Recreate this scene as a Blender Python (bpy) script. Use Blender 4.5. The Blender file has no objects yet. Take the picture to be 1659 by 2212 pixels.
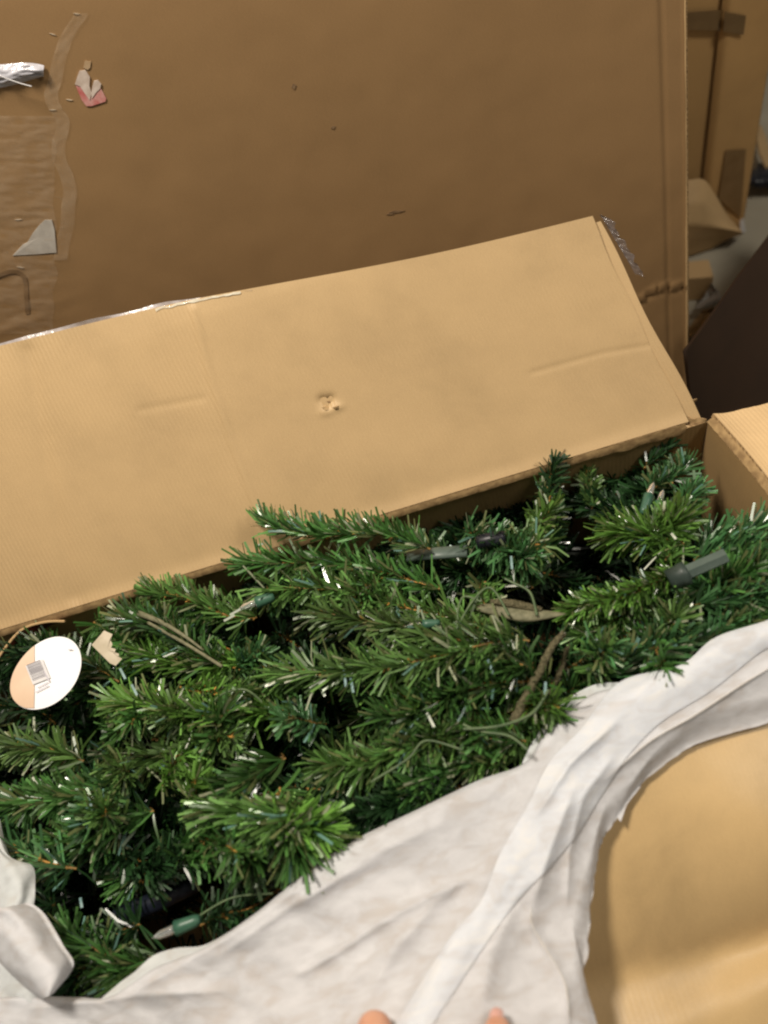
import bpy, math, random
import numpy as np
from mathutils import Vector, Matrix, noise

random.seed(11)
rng = np.random.default_rng(11)
S = bpy.context.scene
COL = S.collection

# ------------------------------------------------------------------ camera
M = np.array([[0.9496233392450398, -0.30942646397972856, -0.049706910486388776],
              [-0.21539748090393307, -0.7596286263498602, 0.6136515910922618],
              [-0.2276388340800838, -0.5720311297637798, -0.7880107536067219]])
CAM = np.array([-0.4051860678531213, -0.6461546807276575, 1.194844552059323])
FPX = 1659.0
RIM = 0.34                                   # height of the carton's rim

cd = bpy.data.cameras.new('camera')
cd.sensor_fit = 'HORIZONTAL'; cd.sensor_width = 36.0; cd.lens = 36.0
cd.clip_start = 0.02; cd.clip_end = 60.0
co = bpy.data.objects.new('camera', cd); COL.objects.link(co)
mw = Matrix.Identity(4)
for i in range(3):
    mw[i][0] = M[i, 0]; mw[i][1] = -M[i, 1]; mw[i][2] = -M[i, 2]; mw[i][3] = CAM[i]
co.matrix_world = mw
cd.dof.use_dof = True; cd.dof.focus_distance = 1.0; cd.dof.aperture_fstop = 2.7
S.camera = co

# ------------------------------------------------------------------ room light
W = bpy.data.worlds.new('World'); S.world = W; W.use_nodes = True
bg = W.node_tree.nodes['Background']
bg.inputs[0].default_value = (1.0, 0.90, 0.77, 1); bg.inputs[1].default_value = 0.12

def area(name, loc, target, size, power, col):
    l = bpy.data.lights.new(name, 'AREA'); l.shape = 'DISK'; l.size = size; l.energy = power; l.color = col
    o = bpy.data.objects.new(name, l); COL.objects.link(o); o.location = loc
    o.rotation_euler = (Vector(target) - Vector(loc)).to_track_quat('-Z', 'Y').to_euler()
    return o
area('ceiling_or_fill_lamp', (-0.95, 0.12, 2.5), (-0.5, -0.1, 0.3), 0.40, 52, (1.0, 0.90, 0.77))
area('ceiling_or_fill_lamp', (1.15, -0.45, 2.5), (0.3, 0.3, 0.3), 0.5, 21, (1.0, 0.92, 0.80))  # added fill, no real lamp; brightens the boxes and floor at the right

S.view_settings.view_transform = 'Standard'; S.view_settings.look = 'None'
S.view_settings.exposure = 0.12; S.view_settings.gamma = 1.0
S.cycles.max_bounces = 8; S.cycles.filter_width = 2.2
S.cycles.transparent_max_bounces = 12

# ------------------------------------------------------------------ helpers
def ray(px, py):
    return M @ np.array([(px - 829.5) / FPX, (py - 1106.0) / FPX, 1.0])
def atz(px, py, z):
    v = ray(px, py); return CAM + (z - CAM[2]) / v[2] * v
def aty(px, py, y):
    v = ray(px, py); return CAM + (y - CAM[1]) / v[1] * v
def atd(px, py, d):
    return CAM + d * ray(px, py)
def onplane(px, py, p0, n):
    v = ray(px, py); return CAM + ((np.array(p0) - CAM) @ np.array(n)) / (v @ np.array(n)) * v

def link(o, parent=None):
    COL.objects.link(o)
    if parent is not None: o.parent = parent
    return o
def tag(o, label=None, cat=None, group=None, kind=None):
    if label: o['label'] = label
    if cat: o['category'] = cat
    if group: o['group'] = group
    if kind: o['kind'] = kind
    return o
def empty(name, loc=(0, 0, 0)):
    o = bpy.data.objects.new(name, None); o.empty_display_size = 0.05; COL.objects.link(o)
    o.location = loc; return o
def meshobj(name, verts, faces, mats, parent=None, smooth=True, mi=None, uvs=None, origin=None, tint=None):
    verts = np.asarray(verts, dtype=float).reshape(-1, 3)
    if origin is None: origin = verts.mean(axis=0)
    origin = np.asarray(origin, dtype=float)
    me = bpy.data.meshes.new(name)
    me.from_pydata((verts - origin).tolist(), [], [list(map(int, f)) for f in faces])
    for m in (mats if isinstance(mats, (list, tuple)) else [mats]): me.materials.append(m)
    if mi is not None: me.polygons.foreach_set('material_index', np.asarray(mi, dtype=np.int32))
    if smooth: me.polygons.foreach_set('use_smooth', np.ones(len(me.polygons), dtype=bool))
    if uvs is not None:
        ul = me.uv_layers.new(name='UVMap')
        vi = np.empty(len(me.loops), dtype=np.int32); me.loops.foreach_get('vertex_index', vi)
        ul.data.foreach_set('uv', np.asarray(uvs)[vi].astype(np.float32).ravel())
    if tint is not None:
        a = me.color_attributes.new('tint', 'FLOAT_COLOR', 'POINT')
        a.data.foreach_set('color', np.asarray(tint, dtype=np.float32).ravel())
    me.update()
    o = bpy.data.objects.new(name, me)
    pl = np.array(parent.matrix_basis.translation) if parent is not None else np.zeros(3)
    if parent is not None and parent.parent is not None: pl = pl + np.array(parent.parent.matrix_basis.translation)
    o.location = (origin - pl).tolist()
    return link(o, parent)

def sheet(name, nu, nv, fn, thick, mats, parent=None, uvs=None, smooth=True):
    """thick sheet: fn(u, v) gives the seen face, the other face lies `thick` behind it."""
    P = np.array([[fn(i / nu, j / nv) for j in range(nv + 1)] for i in range(nu + 1)], dtype=float)
    du = np.gradient(P, axis=0); dv = np.gradient(P, axis=1)
    N = np.cross(du, dv); N /= np.maximum(np.linalg.norm(N, axis=2, keepdims=True), 1e-12)
    view = CAM - P
    if np.sum(N * view) < 0: N = -N
    B = P - N * thick
    n = (nu + 1) * (nv + 1)
    V = np.concatenate([P.reshape(-1, 3), B.reshape(-1, 3)])
    idx = lambda i, j: i * (nv + 1) + j
    F = []; mi = []
    for i in range(nu):
        for j in range(nv):
            a, b, c, d = idx(i, j), idx(i + 1, j), idx(i + 1, j + 1), idx(i, j + 1)
            F.append((a, b, c, d)); F.append((n + d, n + c, n + b, n + a)); mi += [0, 0]
    # separate rim verts so the cut edge stays crisp
    per = [idx(i, 0) for i in range(nu + 1)] + [idx(nu, j) for j in range(1, nv + 1)] + \
          [idx(i, nv) for i in range(nu - 1, -1, -1)] + [idx(0, j) for j in range(nv - 1, 0, -1)]
    base = len(V); k = len(per)
    V = np.concatenate([V, V[per], V[[n + p for p in per]]])
    for q in range(k):
        r = (q + 1) % k
        F.append((base + q, base + k + q, base + k + r, base + r)); mi.append(1)
    if uvs is None:
        L1 = np.concatenate([[0], np.cumsum(np.linalg.norm(np.diff(P[:, nv // 2], axis=0), axis=1))])
        L2 = np.concatenate([[0], np.cumsum(np.linalg.norm(np.diff(P[nu // 2], axis=0), axis=1))])
        U = np.array([[(L1[i], L2[j]) for j in range(nv + 1)] for i in range(nu + 1)]).reshape(-1, 2)
    else:
        U = np.array([[uvs(i / nu, j / nv) for j in range(nv + 1)] for i in range(nu + 1)]).reshape(-1, 2)
    U = np.concatenate([U, U, U[per], U[per] + 0.004])
    ml = mats if isinstance(mats, (list, tuple)) else [mats, mats]
    return meshobj(name, V, F, ml, parent, smooth, mi, U)

def lerp(a, b, t): return a + (b - a) * t
def sstep(e0, e1, x):
    t = min(1.0, max(0.0, (x - e0) / (e1 - e0))); return t * t * (3 - 2 * t)
def nz(x, y, z=0.0, s=1.0): return noise.noise(Vector((x * s, y * s, z)))
def polyline(pts, t):
    t = min(1.0, max(0.0, t)) * (len(pts) - 1); i = min(int(t), len(pts) - 2)
    return np.array(pts[i], float) * (1 - (t - i)) + np.array(pts[i + 1], float) * (t - i)
def cr(pts, t):
    """Catmull-Rom through pts"""
    t = min(1.0, max(0.0, t)) * (len(pts) - 1); i = min(int(t), len(pts) - 2); f = t - i
    p = [np.array(pts[max(0, min(len(pts) - 1, k))], float) for k in (i - 1, i, i + 1, i + 2)]
    return 0.5 * ((2 * p[1]) + (-p[0] + p[2]) * f + (2 * p[0] - 5 * p[1] + 4 * p[2] - p[3]) * f * f + (-p[0] + 3 * p[1] - 3 * p[2] + p[3]) * f ** 3)
def segdist(x, y, pts):
    """distance to a polyline, signed by side, and the parameter along it"""
    best = (1e9, 0, 0)
    for i in range(len(pts) - 1):
        ax, ay = pts[i][:2]; bx, by = pts[i + 1][:2]
        dx, dy = bx - ax, by - ay; L = dx * dx + dy * dy
        t = max(0, min(1, ((x - ax) * dx + (y - ay) * dy) / L))
        ex, ey = x - ax - t * dx, y - ay - t * dy; d = math.hypot(ex, ey)
        if d < best[0]: best = (d, 1 if dx * ey - dy * ex > 0 else -1, (i + t) / (len(pts) - 1))
    return best

def tube(name, path, rad, mat, parent=None, n=8, cap=True, flat=1.0):
    path = [np.array(p, float) for p in path]
    rads = rad if isinstance(rad, (list, tuple)) else [rad] * len(path)
    V = []; F = []; up = np.array([0.1, 0.2, 1.0])
    for i, p in enumerate(path):
        d = path[min(i + 1, len(path) - 1)] - path[max(i - 1, 0)]; d /= np.linalg.norm(d)
        a = np.cross(d, up); a /= np.linalg.norm(a); b = np.cross(a, d)
        for k in range(n):
            t = 2 * math.pi * k / n
            V.append(p + rads[i] * (math.cos(t) * a + math.sin(t) * b * flat))
    for i in range(len(path) - 1):
        for k in range(n):
            F.append((i * n + k, i * n + (k + 1) % n, (i + 1) * n + (k + 1) % n, (i + 1) * n + k))
    if cap:
        F.append(tuple(range(n))[::-1]); F.append(tuple((len(path) - 1) * n + k for k in range(n)))
    return meshobj(name, V, F, mat, parent, n > 6)

# ------------------------------------------------------------------ materials
def mat(name, col=(0.5, 0.5, 0.5), rough=0.6, spec=0.5):
    m = bpy.data.materials.new(name); m.use_nodes = True
    b = m.node_tree.nodes['Principled BSDF']
    b.inputs['Base Color'].default_value = (*col, 1); b.inputs['Roughness'].default_value = rough
    b.inputs['Specular IOR Level'].default_value = spec
    return m, m.node_tree, b
def N(nt, t, **k):
    n = nt.nodes.new(t)
    for a, v in k.items():
        if a in n.inputs: n.inputs[a].default_value = v
        else: setattr(n, a, v)
    return n
def ramp(nt, fac, stops):
    r = nt.nodes.new('ShaderNodeValToRGB'); cr_ = r.color_ramp
    while len(cr_.elements) < len(stops): cr_.elements.new(0.5)
    for e, (p, c) in zip(cr_.elements, stops): e.position = p; e.color = (*c, 1)
    nt.links.new(fac, r.inputs[0]); return r

def cardboard(name, c, flute=0.3, flute_dir='X', var=0.10, pitch=0.0062, rough=0.62, spec=0.25):
    m, nt, b = mat(name, c, rough, spec); L = nt.links.new
    tc = N(nt, 'ShaderNodeTexCoord')
    dark = tuple(x * (1 - var * 1.6) for x in c); lite = tuple(min(1, x * (1 + var)) for x in c)
    n1 = N(nt, 'ShaderNodeTexNoise', Scale=7.0, Detail=5.0, Roughness=0.6); L(tc.outputs['UV'], n1.inputs['Vector'])
    r1 = ramp(nt, n1.outputs[0], [(0.3, dark), (0.5, c), (0.72, lite)])
    # paper fibres
    mp = N(nt, 'ShaderNodeMapping'); mp.inputs['Scale'].default_value = (420, 1500, 1); L(tc.outputs['UV'], mp.inputs[0])
    n2 = N(nt, 'ShaderNodeTexNoise', Scale=1.0, Detail=3.0); L(mp.outputs[0], n2.inputs['Vector'])
    mx = N(nt, 'ShaderNodeMix', data_type='RGBA', blend_type='OVERLAY'); mx.inputs[0].default_value = 0.22
    L(r1.outputs[0], mx.inputs[6]); L(n2.outputs[0], mx.inputs[7])
    # soft marks along the flutes
    wv = N(nt, 'ShaderNodeTexWave', Scale=1.0 / pitch / 20 * 1.0, Distortion=0.6, Detail=1.0); wv.bands_direction = flute_dir
    wv.inputs['Detail Scale'].default_value = 2.0
    mp2 = N(nt, 'ShaderNodeMapping'); mp2.inputs['Scale'].default_value = (2 * math.pi, 2 * math.pi, 1); L(tc.outputs['UV'], mp2.inputs[0])
    L(mp2.outputs[0], wv.inputs['Vector'])
    n3 = N(nt, 'ShaderNodeTexNoise', Scale=4.0, Detail=2.0); L(tc.outputs['UV'], n3.inputs['Vector'])
    r3 = ramp(nt, n3.outputs[0], [(0.35, (0.1,) * 3), (0.65, (1,) * 3)])
    ml = N(nt, 'ShaderNodeMath', operation='MULTIPLY'); L(wv.outputs[1], ml.inputs[0]); L(r3.outputs[0], ml.inputs[1])
    b1 = N(nt, 'ShaderNodeBump', Strength=flute, Distance=0.0012); L(ml.outputs[0], b1.inputs['Height'])
    b2 = N(nt, 'ShaderNodeBump', Strength=0.25, Distance=0.0005); L(n2.outputs[0], b2.inputs['Height']); L(b1.outputs[0], b2.inputs['Normal'])
    n4 = N(nt, 'ShaderNodeTexNoise', Scale=22.0, Detail=4.0); L(tc.outputs['UV'], n4.inputs['Vector'])
    b3 = N(nt, 'ShaderNodeBump', Strength=0.10, Distance=0.004); L(n4.outputs[0], b3.inputs['Height']); L(b2.outputs[0], b3.inputs['Normal'])
    L(b3.outputs[0], b.inputs['Normal']); L(mx.outputs[2], b.inputs['Base Color'])
    return m

K_IN = (0.520, 0.362, 0.186)
K_OUT = (0.25, 0.151, 0.067)
m_flap = cardboard('kraft_inner', K_IN, 0.36, 'X', 0.07, rough=0.5, spec=0.4)
m_inner = cardboard('kraft_inner_wall', (0.40, 0.262, 0.12), 0.15, 'X')
m_endflap = cardboard('kraft_end_flap', (0.70, 0.49, 0.26), 0.35, 'Y')
m_near = cardboard('kraft_near_flap', (0.54, 0.375, 0.18), 0.04, 'X', 0.13, rough=0.36, spec=0.6)
m_big = cardboard('kraft_outer', K_OUT, 0.02, 'X', 0.035)
m_back = cardboard('kraft_back_box', (0.50, 0.305, 0.125), 0.03, 'X', 0.08)
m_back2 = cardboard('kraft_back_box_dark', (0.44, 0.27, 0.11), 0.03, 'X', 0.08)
m_pale = cardboard('kraft_pale', (0.50, 0.34, 0.17), 0.1, 'X')
m_darkb = cardboard('kraft_painted_shade', (0.022, 0.011, 0.005), 0.1, 'X', 0.15)  # near-black: shade painted into the board's colour

def edge_mat():
    m, nt, b = mat('cardboard_cut_edge', (0.42, 0.28, 0.14), 0.8, 0.1); L = nt.links.new
    tc = N(nt, 'ShaderNodeTexCoord')
    n = N(nt, 'ShaderNodeTexNoise', Scale=260.0, Detail=3.0); L(tc.outputs['UV'], n.inputs['Vector'])
    r = ramp(nt, n.outputs[0], [(0.35, (0.16, 0.10, 0.05)), (0.55, (0.42, 0.28, 0.14)), (0.75, (0.6, 0.45, 0.27))])
    L(r.outputs[0], b.inputs['Base Color'])
    bp = N(nt, 'ShaderNodeBump', Strength=0.8, Distance=0.002); L(n.outputs[0], bp.inputs['Height']); L(bp.outputs[0], b.inputs['Normal'])
    return m
m_edge = edge_mat()

def tissue_mat(name, c=(0.815, 0.82, 0.845), thin=0.14):
    m, nt, b = mat(name, c, 0.75, 0.2); L = nt.links.new
    tc = N(nt, 'ShaderNodeTexCoord')
    mp = N(nt, 'ShaderNodeMapping'); mp.inputs['Rotation'].default_value = (0, 0, 0.5); mp.inputs['Scale'].default_value = (26, 60, 40)
    L(tc.outputs['Object'], mp.inputs[0])
    n1 = N(nt, 'ShaderNodeTexNoise', Scale=1.0, Detail=6.0, Roughness=0.65); n1.inputs['Distortion'].default_value = 0.6
    L(mp.outputs[0], n1.inputs['Vector'])
    r = ramp(nt, n1.outputs[0], [(0.36, tuple(x * f for x, f in zip(c, (0.89, 0.85, 0.81)))), (0.50, tuple(x * .98 for x in c)), (0.62, tuple(min(0.93, x * 1.08) for x in c))])
    L(r.outputs[0], b.inputs['Base Color'])
    n2 = N(nt, 'ShaderNodeTexNoise', Scale=90.0, Detail=4.0); L(tc.outputs['Object'], n2.inputs['Vector'])
    bp = N(nt, 'ShaderNodeBump', Strength=0.35, Distance=0.003); L(n1.outputs[0], bp.inputs['Height'])
    bq = N(nt, 'ShaderNodeBump', Strength=0.2, Distance=0.001); L(n2.outputs[0], bq.inputs['Height']); L(bp.outputs[0], bq.inputs['Normal'])
    L(bq.outputs[0], b.inputs['Normal'])
    tr = N(nt, 'ShaderNodeBsdfTranslucent'); tr.inputs[0].default_value = (*[min(1, x * 1.05) for x in c], 1)
    tp = N(nt, 'ShaderNodeBsdfTransparent')
    a = N(nt, 'ShaderNodeMixShader'); a.inputs[0].default_value = 0.36; L(b.outputs[0], a.inputs[1]); L(tr.outputs[0], a.inputs[2])
    s = N(nt, 'ShaderNodeMixShader'); s.inputs[0].default_value = thin; L(a.outputs[0], s.inputs[1]); L(tp.outputs[0], s.inputs[2])
    L(s.outputs[0], nt.nodes['Material Output'].inputs[0])
    return m
m_tissue = tissue_mat('white_tissue')
m_tissue3 = tissue_mat('doubled_tissue', (0.87, 0.90, 0.95), 0.0)
m_tissue2 = tissue_mat('white_tissue_lip', (0.80, 0.83, 0.84), 0.16)

def needle_mat():
    m, nt, b = mat('pvc_needle', (0.05, 0.13, 0.03), 0.34, 1.0); L = nt.links.new
    at = N(nt, 'ShaderNodeAttribute', attribute_name='tint')
    L(at.outputs['Color'], b.inputs['Base Color'])
    L(at.outputs['Alpha'], b.inputs['Roughness'])
    tr = N(nt, 'ShaderNodeBsdfTranslucent'); L(at.outputs['Color'], tr.inputs[0])
    a = N(nt, 'ShaderNodeMixShader'); a.inputs[0].default_value = 0.22; L(b.outputs[0], a.inputs[1]); L(tr.outputs[0], a.inputs[2])
    L(a.outputs[0], nt.nodes['Material Output'].inputs[0])
    return m
m_needle = needle_mat()
def noisy(name, c1, c2, scale=60, rough=0.6, spec=0.4, bump=0.3, dist=0.001):
    m, nt, b = mat(name, c1, rough, spec); L = nt.links.new
    tc = N(nt, 'ShaderNodeTexCoord'); n = N(nt, 'ShaderNodeTexNoise', Scale=float(scale), Detail=5.0); L(tc.outputs['Object'], n.inputs['Vector'])
    r = ramp(nt, n.outputs[0], [(0.35, c1), (0.65, c2)]); L(r.outputs[0], b.inputs['Base Color'])
    bp = N(nt, 'ShaderNodeBump', Strength=bump, Distance=dist); L(n.outputs[0], bp.inputs['Height']); L(bp.outputs[0], b.inputs['Normal'])
    return m
m_stem = noisy('brown_stem', (0.07, 0.055, 0.018), (0.50, 0.25, 0.05), 30)
m_twig = noisy('olive_twig', (0.06, 0.055, 0.028), (0.16, 0.14, 0.08), 300, 0.8, 0.2, 1.0, 0.003)
m_wire = noisy('green_wire', (0.06, 0.10, 0.045), (0.11, 0.16, 0.07), 80, 0.45)
m_tape_wrap = noisy('wrapped_stem', (0.11, 0.11, 0.06), (0.20, 0.19, 0.115), 150, 0.7)
m_peg = noisy('grey_green_plastic', (0.07, 0.10, 0.085), (0.10, 0.135, 0.115), 40, 0.45, 0.5, 0.1)
m_collar = noisy('dark_green_metal', (0.028, 0.042, 0.036), (0.045, 0.065, 0.055), 40, 0.45)
m_black = noisy('black_plastic', (0.008, 0.009, 0.013), (0.016, 0.017, 0.026), 50, 0.4)
m_navy = noisy('dark_blue_tube', (0.010, 0.013, 0.024), (0.018, 0.022, 0.036), 50, 0.4)
m_socket = noisy('green_socket', (0.030, 0.095, 0.060), (0.055, 0.14, 0.09), 70, 0.4, 0.5, 0.1)
m_concrete = noisy('concrete', (0.34, 0.31, 0.24), (0.44, 0.405, 0.32), 5, 0.85, 0.2, 0.4, 0.004)
m_white = noisy('white_label', (0.62, 0.61, 0.62), (0.72, 0.71, 0.72), 60, 0.6)
m_red = noisy('red_label', (0.42, 0.10, 0.09), (0.52, 0.30, 0.27), 90, 0.7)
m_pinkw = noisy('faded_label', (0.42, 0.33, 0.27), (0.56, 0.48, 0.42), 90, 0.7)
m_tag = noisy('white_card', (0.84, 0.84, 0.87), (0.88, 0.88, 0.90), 30, 0.4, 0.5, 0.05)
m_tagb = noisy('beige_card', (0.62, 0.44, 0.30), (0.68, 0.50, 0.35), 30, 0.45, 0.5, 0.05)
m_ink = noisy('grey_ink', (0.10, 0.09, 0.12), (0.20, 0.18, 0.22), 90, 0.6)
m_lgrey = noisy('light_grey_ink', (0.48, 0.46, 0.52), (0.56, 0.54, 0.60), 90, 0.6)
m_paper = noisy('beige_paper', (0.52, 0.45, 0.33), (0.66, 0.58, 0.45), 60, 0.8)
m_groove = noisy('dark_line', (0.14, 0.08, 0.035), (0.20, 0.115, 0.05), 40, 0.8)
m_btape = noisy('brown_tape', (0.13, 0.072, 0.022), (0.17, 0.10, 0.034), 30, 0.35, 0.5, 0.1)

def film(name, alpha, col=(0.75, 0.72, 0.75), rough=0.22):
    m, nt, b = mat(name, col, rough, 0.9); L = nt.links.new
    tc = N(nt, 'ShaderNodeTexCoord'); n = N(nt, 'ShaderNodeTexNoise', Scale=35.0, Detail=4.0); L(tc.outputs['UV'], n.inputs['Vector'])
    bp = N(nt, 'ShaderNodeBump', Strength=0.9, Distance=0.006); L(n.outputs[0], bp.inputs['Height']); L(bp.outputs[0], b.inputs['Normal'])
    r = ramp(nt, n.outputs[0], [(0.35, (alpha * 0.45,) * 3), (0.7, (min(1, alpha * 1.6),) * 3)])
    tp = N(nt, 'ShaderNodeBsdfTransparent'); s = N(nt, 'ShaderNodeMixShader')
    L(r.outputs[0], s.inputs[0]); L(tp.outputs[0], s.inputs[1]); L(b.outputs[0], s.inputs[2])
    L(s.outputs[0], nt.nodes['Material Output'].inputs[0]); return m
m_film = film('clear_film', 0.35)
m_film_thin = film('clear_packing_tape', 0.08, (0.62, 0.5, 0.36), 0.3)
m_glass, _nt, _b = mat('clear_bulb', (0.9, 0.93, 0.92), 0.06, 0.6)
_b.inputs['Transmission Weight'].default_value = 0.85; _b.inputs['IOR'].default_value = 1.45
m_skin, _nt, _b = mat('skin', (0.62, 0.33, 0.21), 0.48, 0.4)
_b.inputs['Subsurface Weight'].default_value = 0.25; _b.inputs['Subsurface Radius'].default_value = (0.012, 0.005, 0.003); _b.inputs['Subsurface Scale'].default_value = 0.6
_n = N(_nt, 'ShaderNodeTexNoise', Scale=45.0, Detail=4.0); _tc = N(_nt, 'ShaderNodeTexCoord'); _nt.links.new(_tc.outputs['Object'], _n.inputs['Vector'])
_r = ramp(_nt, _n.outputs[0], [(0.35, (0.55, 0.26, 0.16)), (0.6, (0.66, 0.36, 0.24))]); _nt.links.new(_r.outputs[0], _b.inputs['Base Color'])
_bp = N(_nt, 'ShaderNodeBump', Strength=0.3, Distance=0.001); _nt.links.new(_n.outputs[0], _bp.inputs['Height']); _nt.links.new(_bp.outputs[0], _b.inputs['Normal'])
m_nail, _, _ = mat('nail', (0.72, 0.40, 0.33), 0.25, 0.5)

# ------------------------------------------------------------------ floor
fl = sheet('floor', 40, 40, lambda u, v: (-3 + 6 * u, -3 + 6 * v, 0.0015 * nz(u * 20, v * 20)), 0.02, [m_concrete, m_concrete])
tag(fl, kind='structure', label='grey concrete floor')

# ------------------------------------------------------------------ the open carton
carton = tag(empty('open_carton', (-0.65, -0.2, 0)),
             'long open cardboard carton packed with an artificial tree, its lit rear flap standing up', 'carton')
def yfar(x): return -0.027 * x
def ynear(x): return -0.340 + 0.08 * x - 0.075 * math.sin(math.pi * min(1, max(0, -x / 1.38)))
XL = -1.38
TH = 0.006
A50 = math.radians(50); CA, SA = math.cos(A50), math.sin(A50)
FN = (0, -SA, CA)
def flap_xd(px, py):
    x, d = -0.5, 0.1
    for _ in range(6):
        p = onplane(px, py, (0, yfar(x), RIM), FN); x = p[0]; d = (p[2] - RIM) / SA
    return (x, d)

# bottom and walls (inner faces; far wall is the visible one)
sheet('bottom', 4, 2, lambda u, v: (lerp(XL, 0, u), lerp(ynear(lerp(XL, 0, u)), yfar(lerp(XL, 0, u)), v), 0.012), 0.01, [m_inner, m_edge], carton)
def farwall(u, v):
    x = lerp(XL, 0.0, u); z = lerp(0.012, RIM - 0.002, v)
    y = yfar(x) - 0.004 + 0.010 * math.sin(math.pi * v) * math.sin(math.pi * u) + 0.002 * nz(x * 6, z * 6, 3)
    return (x, y, z)
sheet('far_wall', 60, 12, farwall, TH, [m_inner, m_edge], carton)
sheet('near_wall', 20, 6, lambda u, v: (lerp(XL, 0, u), ynear(lerp(XL, 0, u)) + 0.002, lerp(0.012, RIM - 0.004, v)), -TH, [m_inner, m_edge], carton)
def endwall(u, v):
    y = lerp(ynear(0), yfar(0) - 0.006, u); z = lerp(0.012, RIM - 0.001, v)
    x = 0.0 + 0.012 * math.sin(math.pi * u) * v - 0.004 * (1 - u) + 0.003 * nz(y * 9, z * 9, 8)
    return (x, y, z)
sheet('end_wall', 30, 12, endwall, TH, [m_inner, m_edge], carton)
sheet('end_wall', 8, 4, lambda u, v: (XL, lerp(ynear(XL) + .004, yfar(XL) - .006, u), lerp(0.012, RIM - .001, v)), TH, [m_inner, m_edge], carton)

# rear flap: creased, dented board
cr1 = [flap_xd(420, 668), flap_xd(452, 800), flap_xd(500, 950), flap_xd(560, 1110)]
cr2 = [flap_xd(1150, 806), flap_xd(1300, 764), flap_xd(1437, 741)]
cr3 = [flap_xd(300, 886), flap_xd(440, 860)]
dent = flap_xd(706, 868)
fold_l = [flap_xd(60, 760), flap_xd(100, 1000), flap_xd(160, 1290)]
def dtop(x): return 0.300 + (-0.081 - x) * 0.0985 + 0.0035 * math.sin(x * 9 + 1)
def flapshape(x, d):
    h = 0.0
    q = segdist(x, d, cr1); h += 0.0026 * math.exp(-(q[0] / 0.004) ** 2); h += 0.0065 * math.exp(-(q[0] / 0.05) ** 2)
    q = segdist(x, d, cr2); h -= 0.0009 * math.exp(-(q[0] / 0.003) ** 2)
    q = segdist(x, d, cr3); h -= 0.0008 * math.exp(-(q[0] / 0.004) ** 2)
    q = segdist(x, d, fold_l); h -= 0.0022 * math.exp(-(q[0] / 0.010) ** 2)
    dx, dd = x - dent[0], d - dent[1]; r = math.hypot(dx, dd)
    a = math.atan2(dd, dx)
    h -= 0.0075 * math.exp(-(r / 0.0085) ** 2) * (1 + 0.6 * math.sin(3 * a + 0.6))
    h += 0.0030 * math.exp(-((dx + 0.004) / 0.010) ** 2 - ((dd + 0.012) / 0.006) ** 2)
    h += 0.0026 * math.exp(-((dx - 0.013) / 0.006) ** 2 - ((dd + 0.012) / 0.004) ** 2)
    h += 0.0012 * nz(x * 3, d * 5, 1.5) + 0.00035 * nz(x * 26, d * 20, 4)
    h -= 0.006 * math.sin(math.pi * min(1, d / 0.33)) * sstep(-1.2, -0.3, x)
    h += 0.003 * math.exp(-(d / 0.012) ** 2)
    return h
def flap_pt(x, d, h):
    return np.array([x, yfar(x) + d * CA - h * SA, RIM + d * SA + h * CA])
def rearflap(u, v):
    d0 = lerp(0.004, 0.30, v)
    xr = -0.024 - 0.057 * (v ** 1.0) + 0.0015 * math.sin(v * 14)
    x = lerp(XL, xr, u)
    d = 0.004 + (dtop(x) - 0.004) * v
    return flap_pt(x, d, flapshape(x, d))
sheet('rear_flap', 330, 90, rearflap, TH, [m_flap, m_edge], carton, uvs=lambda u, v: (u * 1.35, v * 0.33))
# second ply of the flap showing past the right edge, tucked behind the first
def ply(u, v):
    d = lerp(0.0, 0.292, v); xr = -0.004 - 0.066 * v + 0.002 * math.sin(v * 9)
    x = lerp(XL + 0.3, xr, u)
    return flap_pt(x, d, -0.0085 + 0.0015 * nz(x * 8, d * 8, 7) + 0.004 * (1 - v) ** 3 * sstep(-0.05, 0.01, x))
sheet('rear_flap_ply', 60, 30, ply, TH, [m_flap, m_edge], carton, uvs=lambda u, v: (u * 1.35 + 3, v * 0.33))
# the dark tear in the dent
tp = [(dent[0] - 0.006, dent[1] + 0.004), (dent[0] - 0.001, dent[1] + 0.0015), (dent[0] + 0.006, dent[1] + 0.003), (dent[0] + 0.003, dent[1] - 0.003)]
meshobj('tear', [flap_pt(x, d, flapshape(x, d) + 0.0006) for x, d in tp], [(0, 3, 2, 1)], m_groove, carton, False)
for k, (ox, od, L, w, hh) in enumerate(((-0.004, -0.006, 0.011, 0.005, 0.004), (0.009, -0.010, 0.009, 0.004, 0.003))):
    def lip(u, v, ox=ox, od=od, L=L, w=w, hh=hh):
        x = dent[0] + ox + (u - 0.5) * L * (1 - 0.6 * v); d = dent[1] + od - v * w
        return flap_pt(x, d, flapshape(x, d) + 0.0006 + hh * (1 - v) * math.sin(math.pi * u))
    sheet('torn_lip', 6, 4, lip, 0.0008, [m_pale, m_edge], carton)
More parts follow.
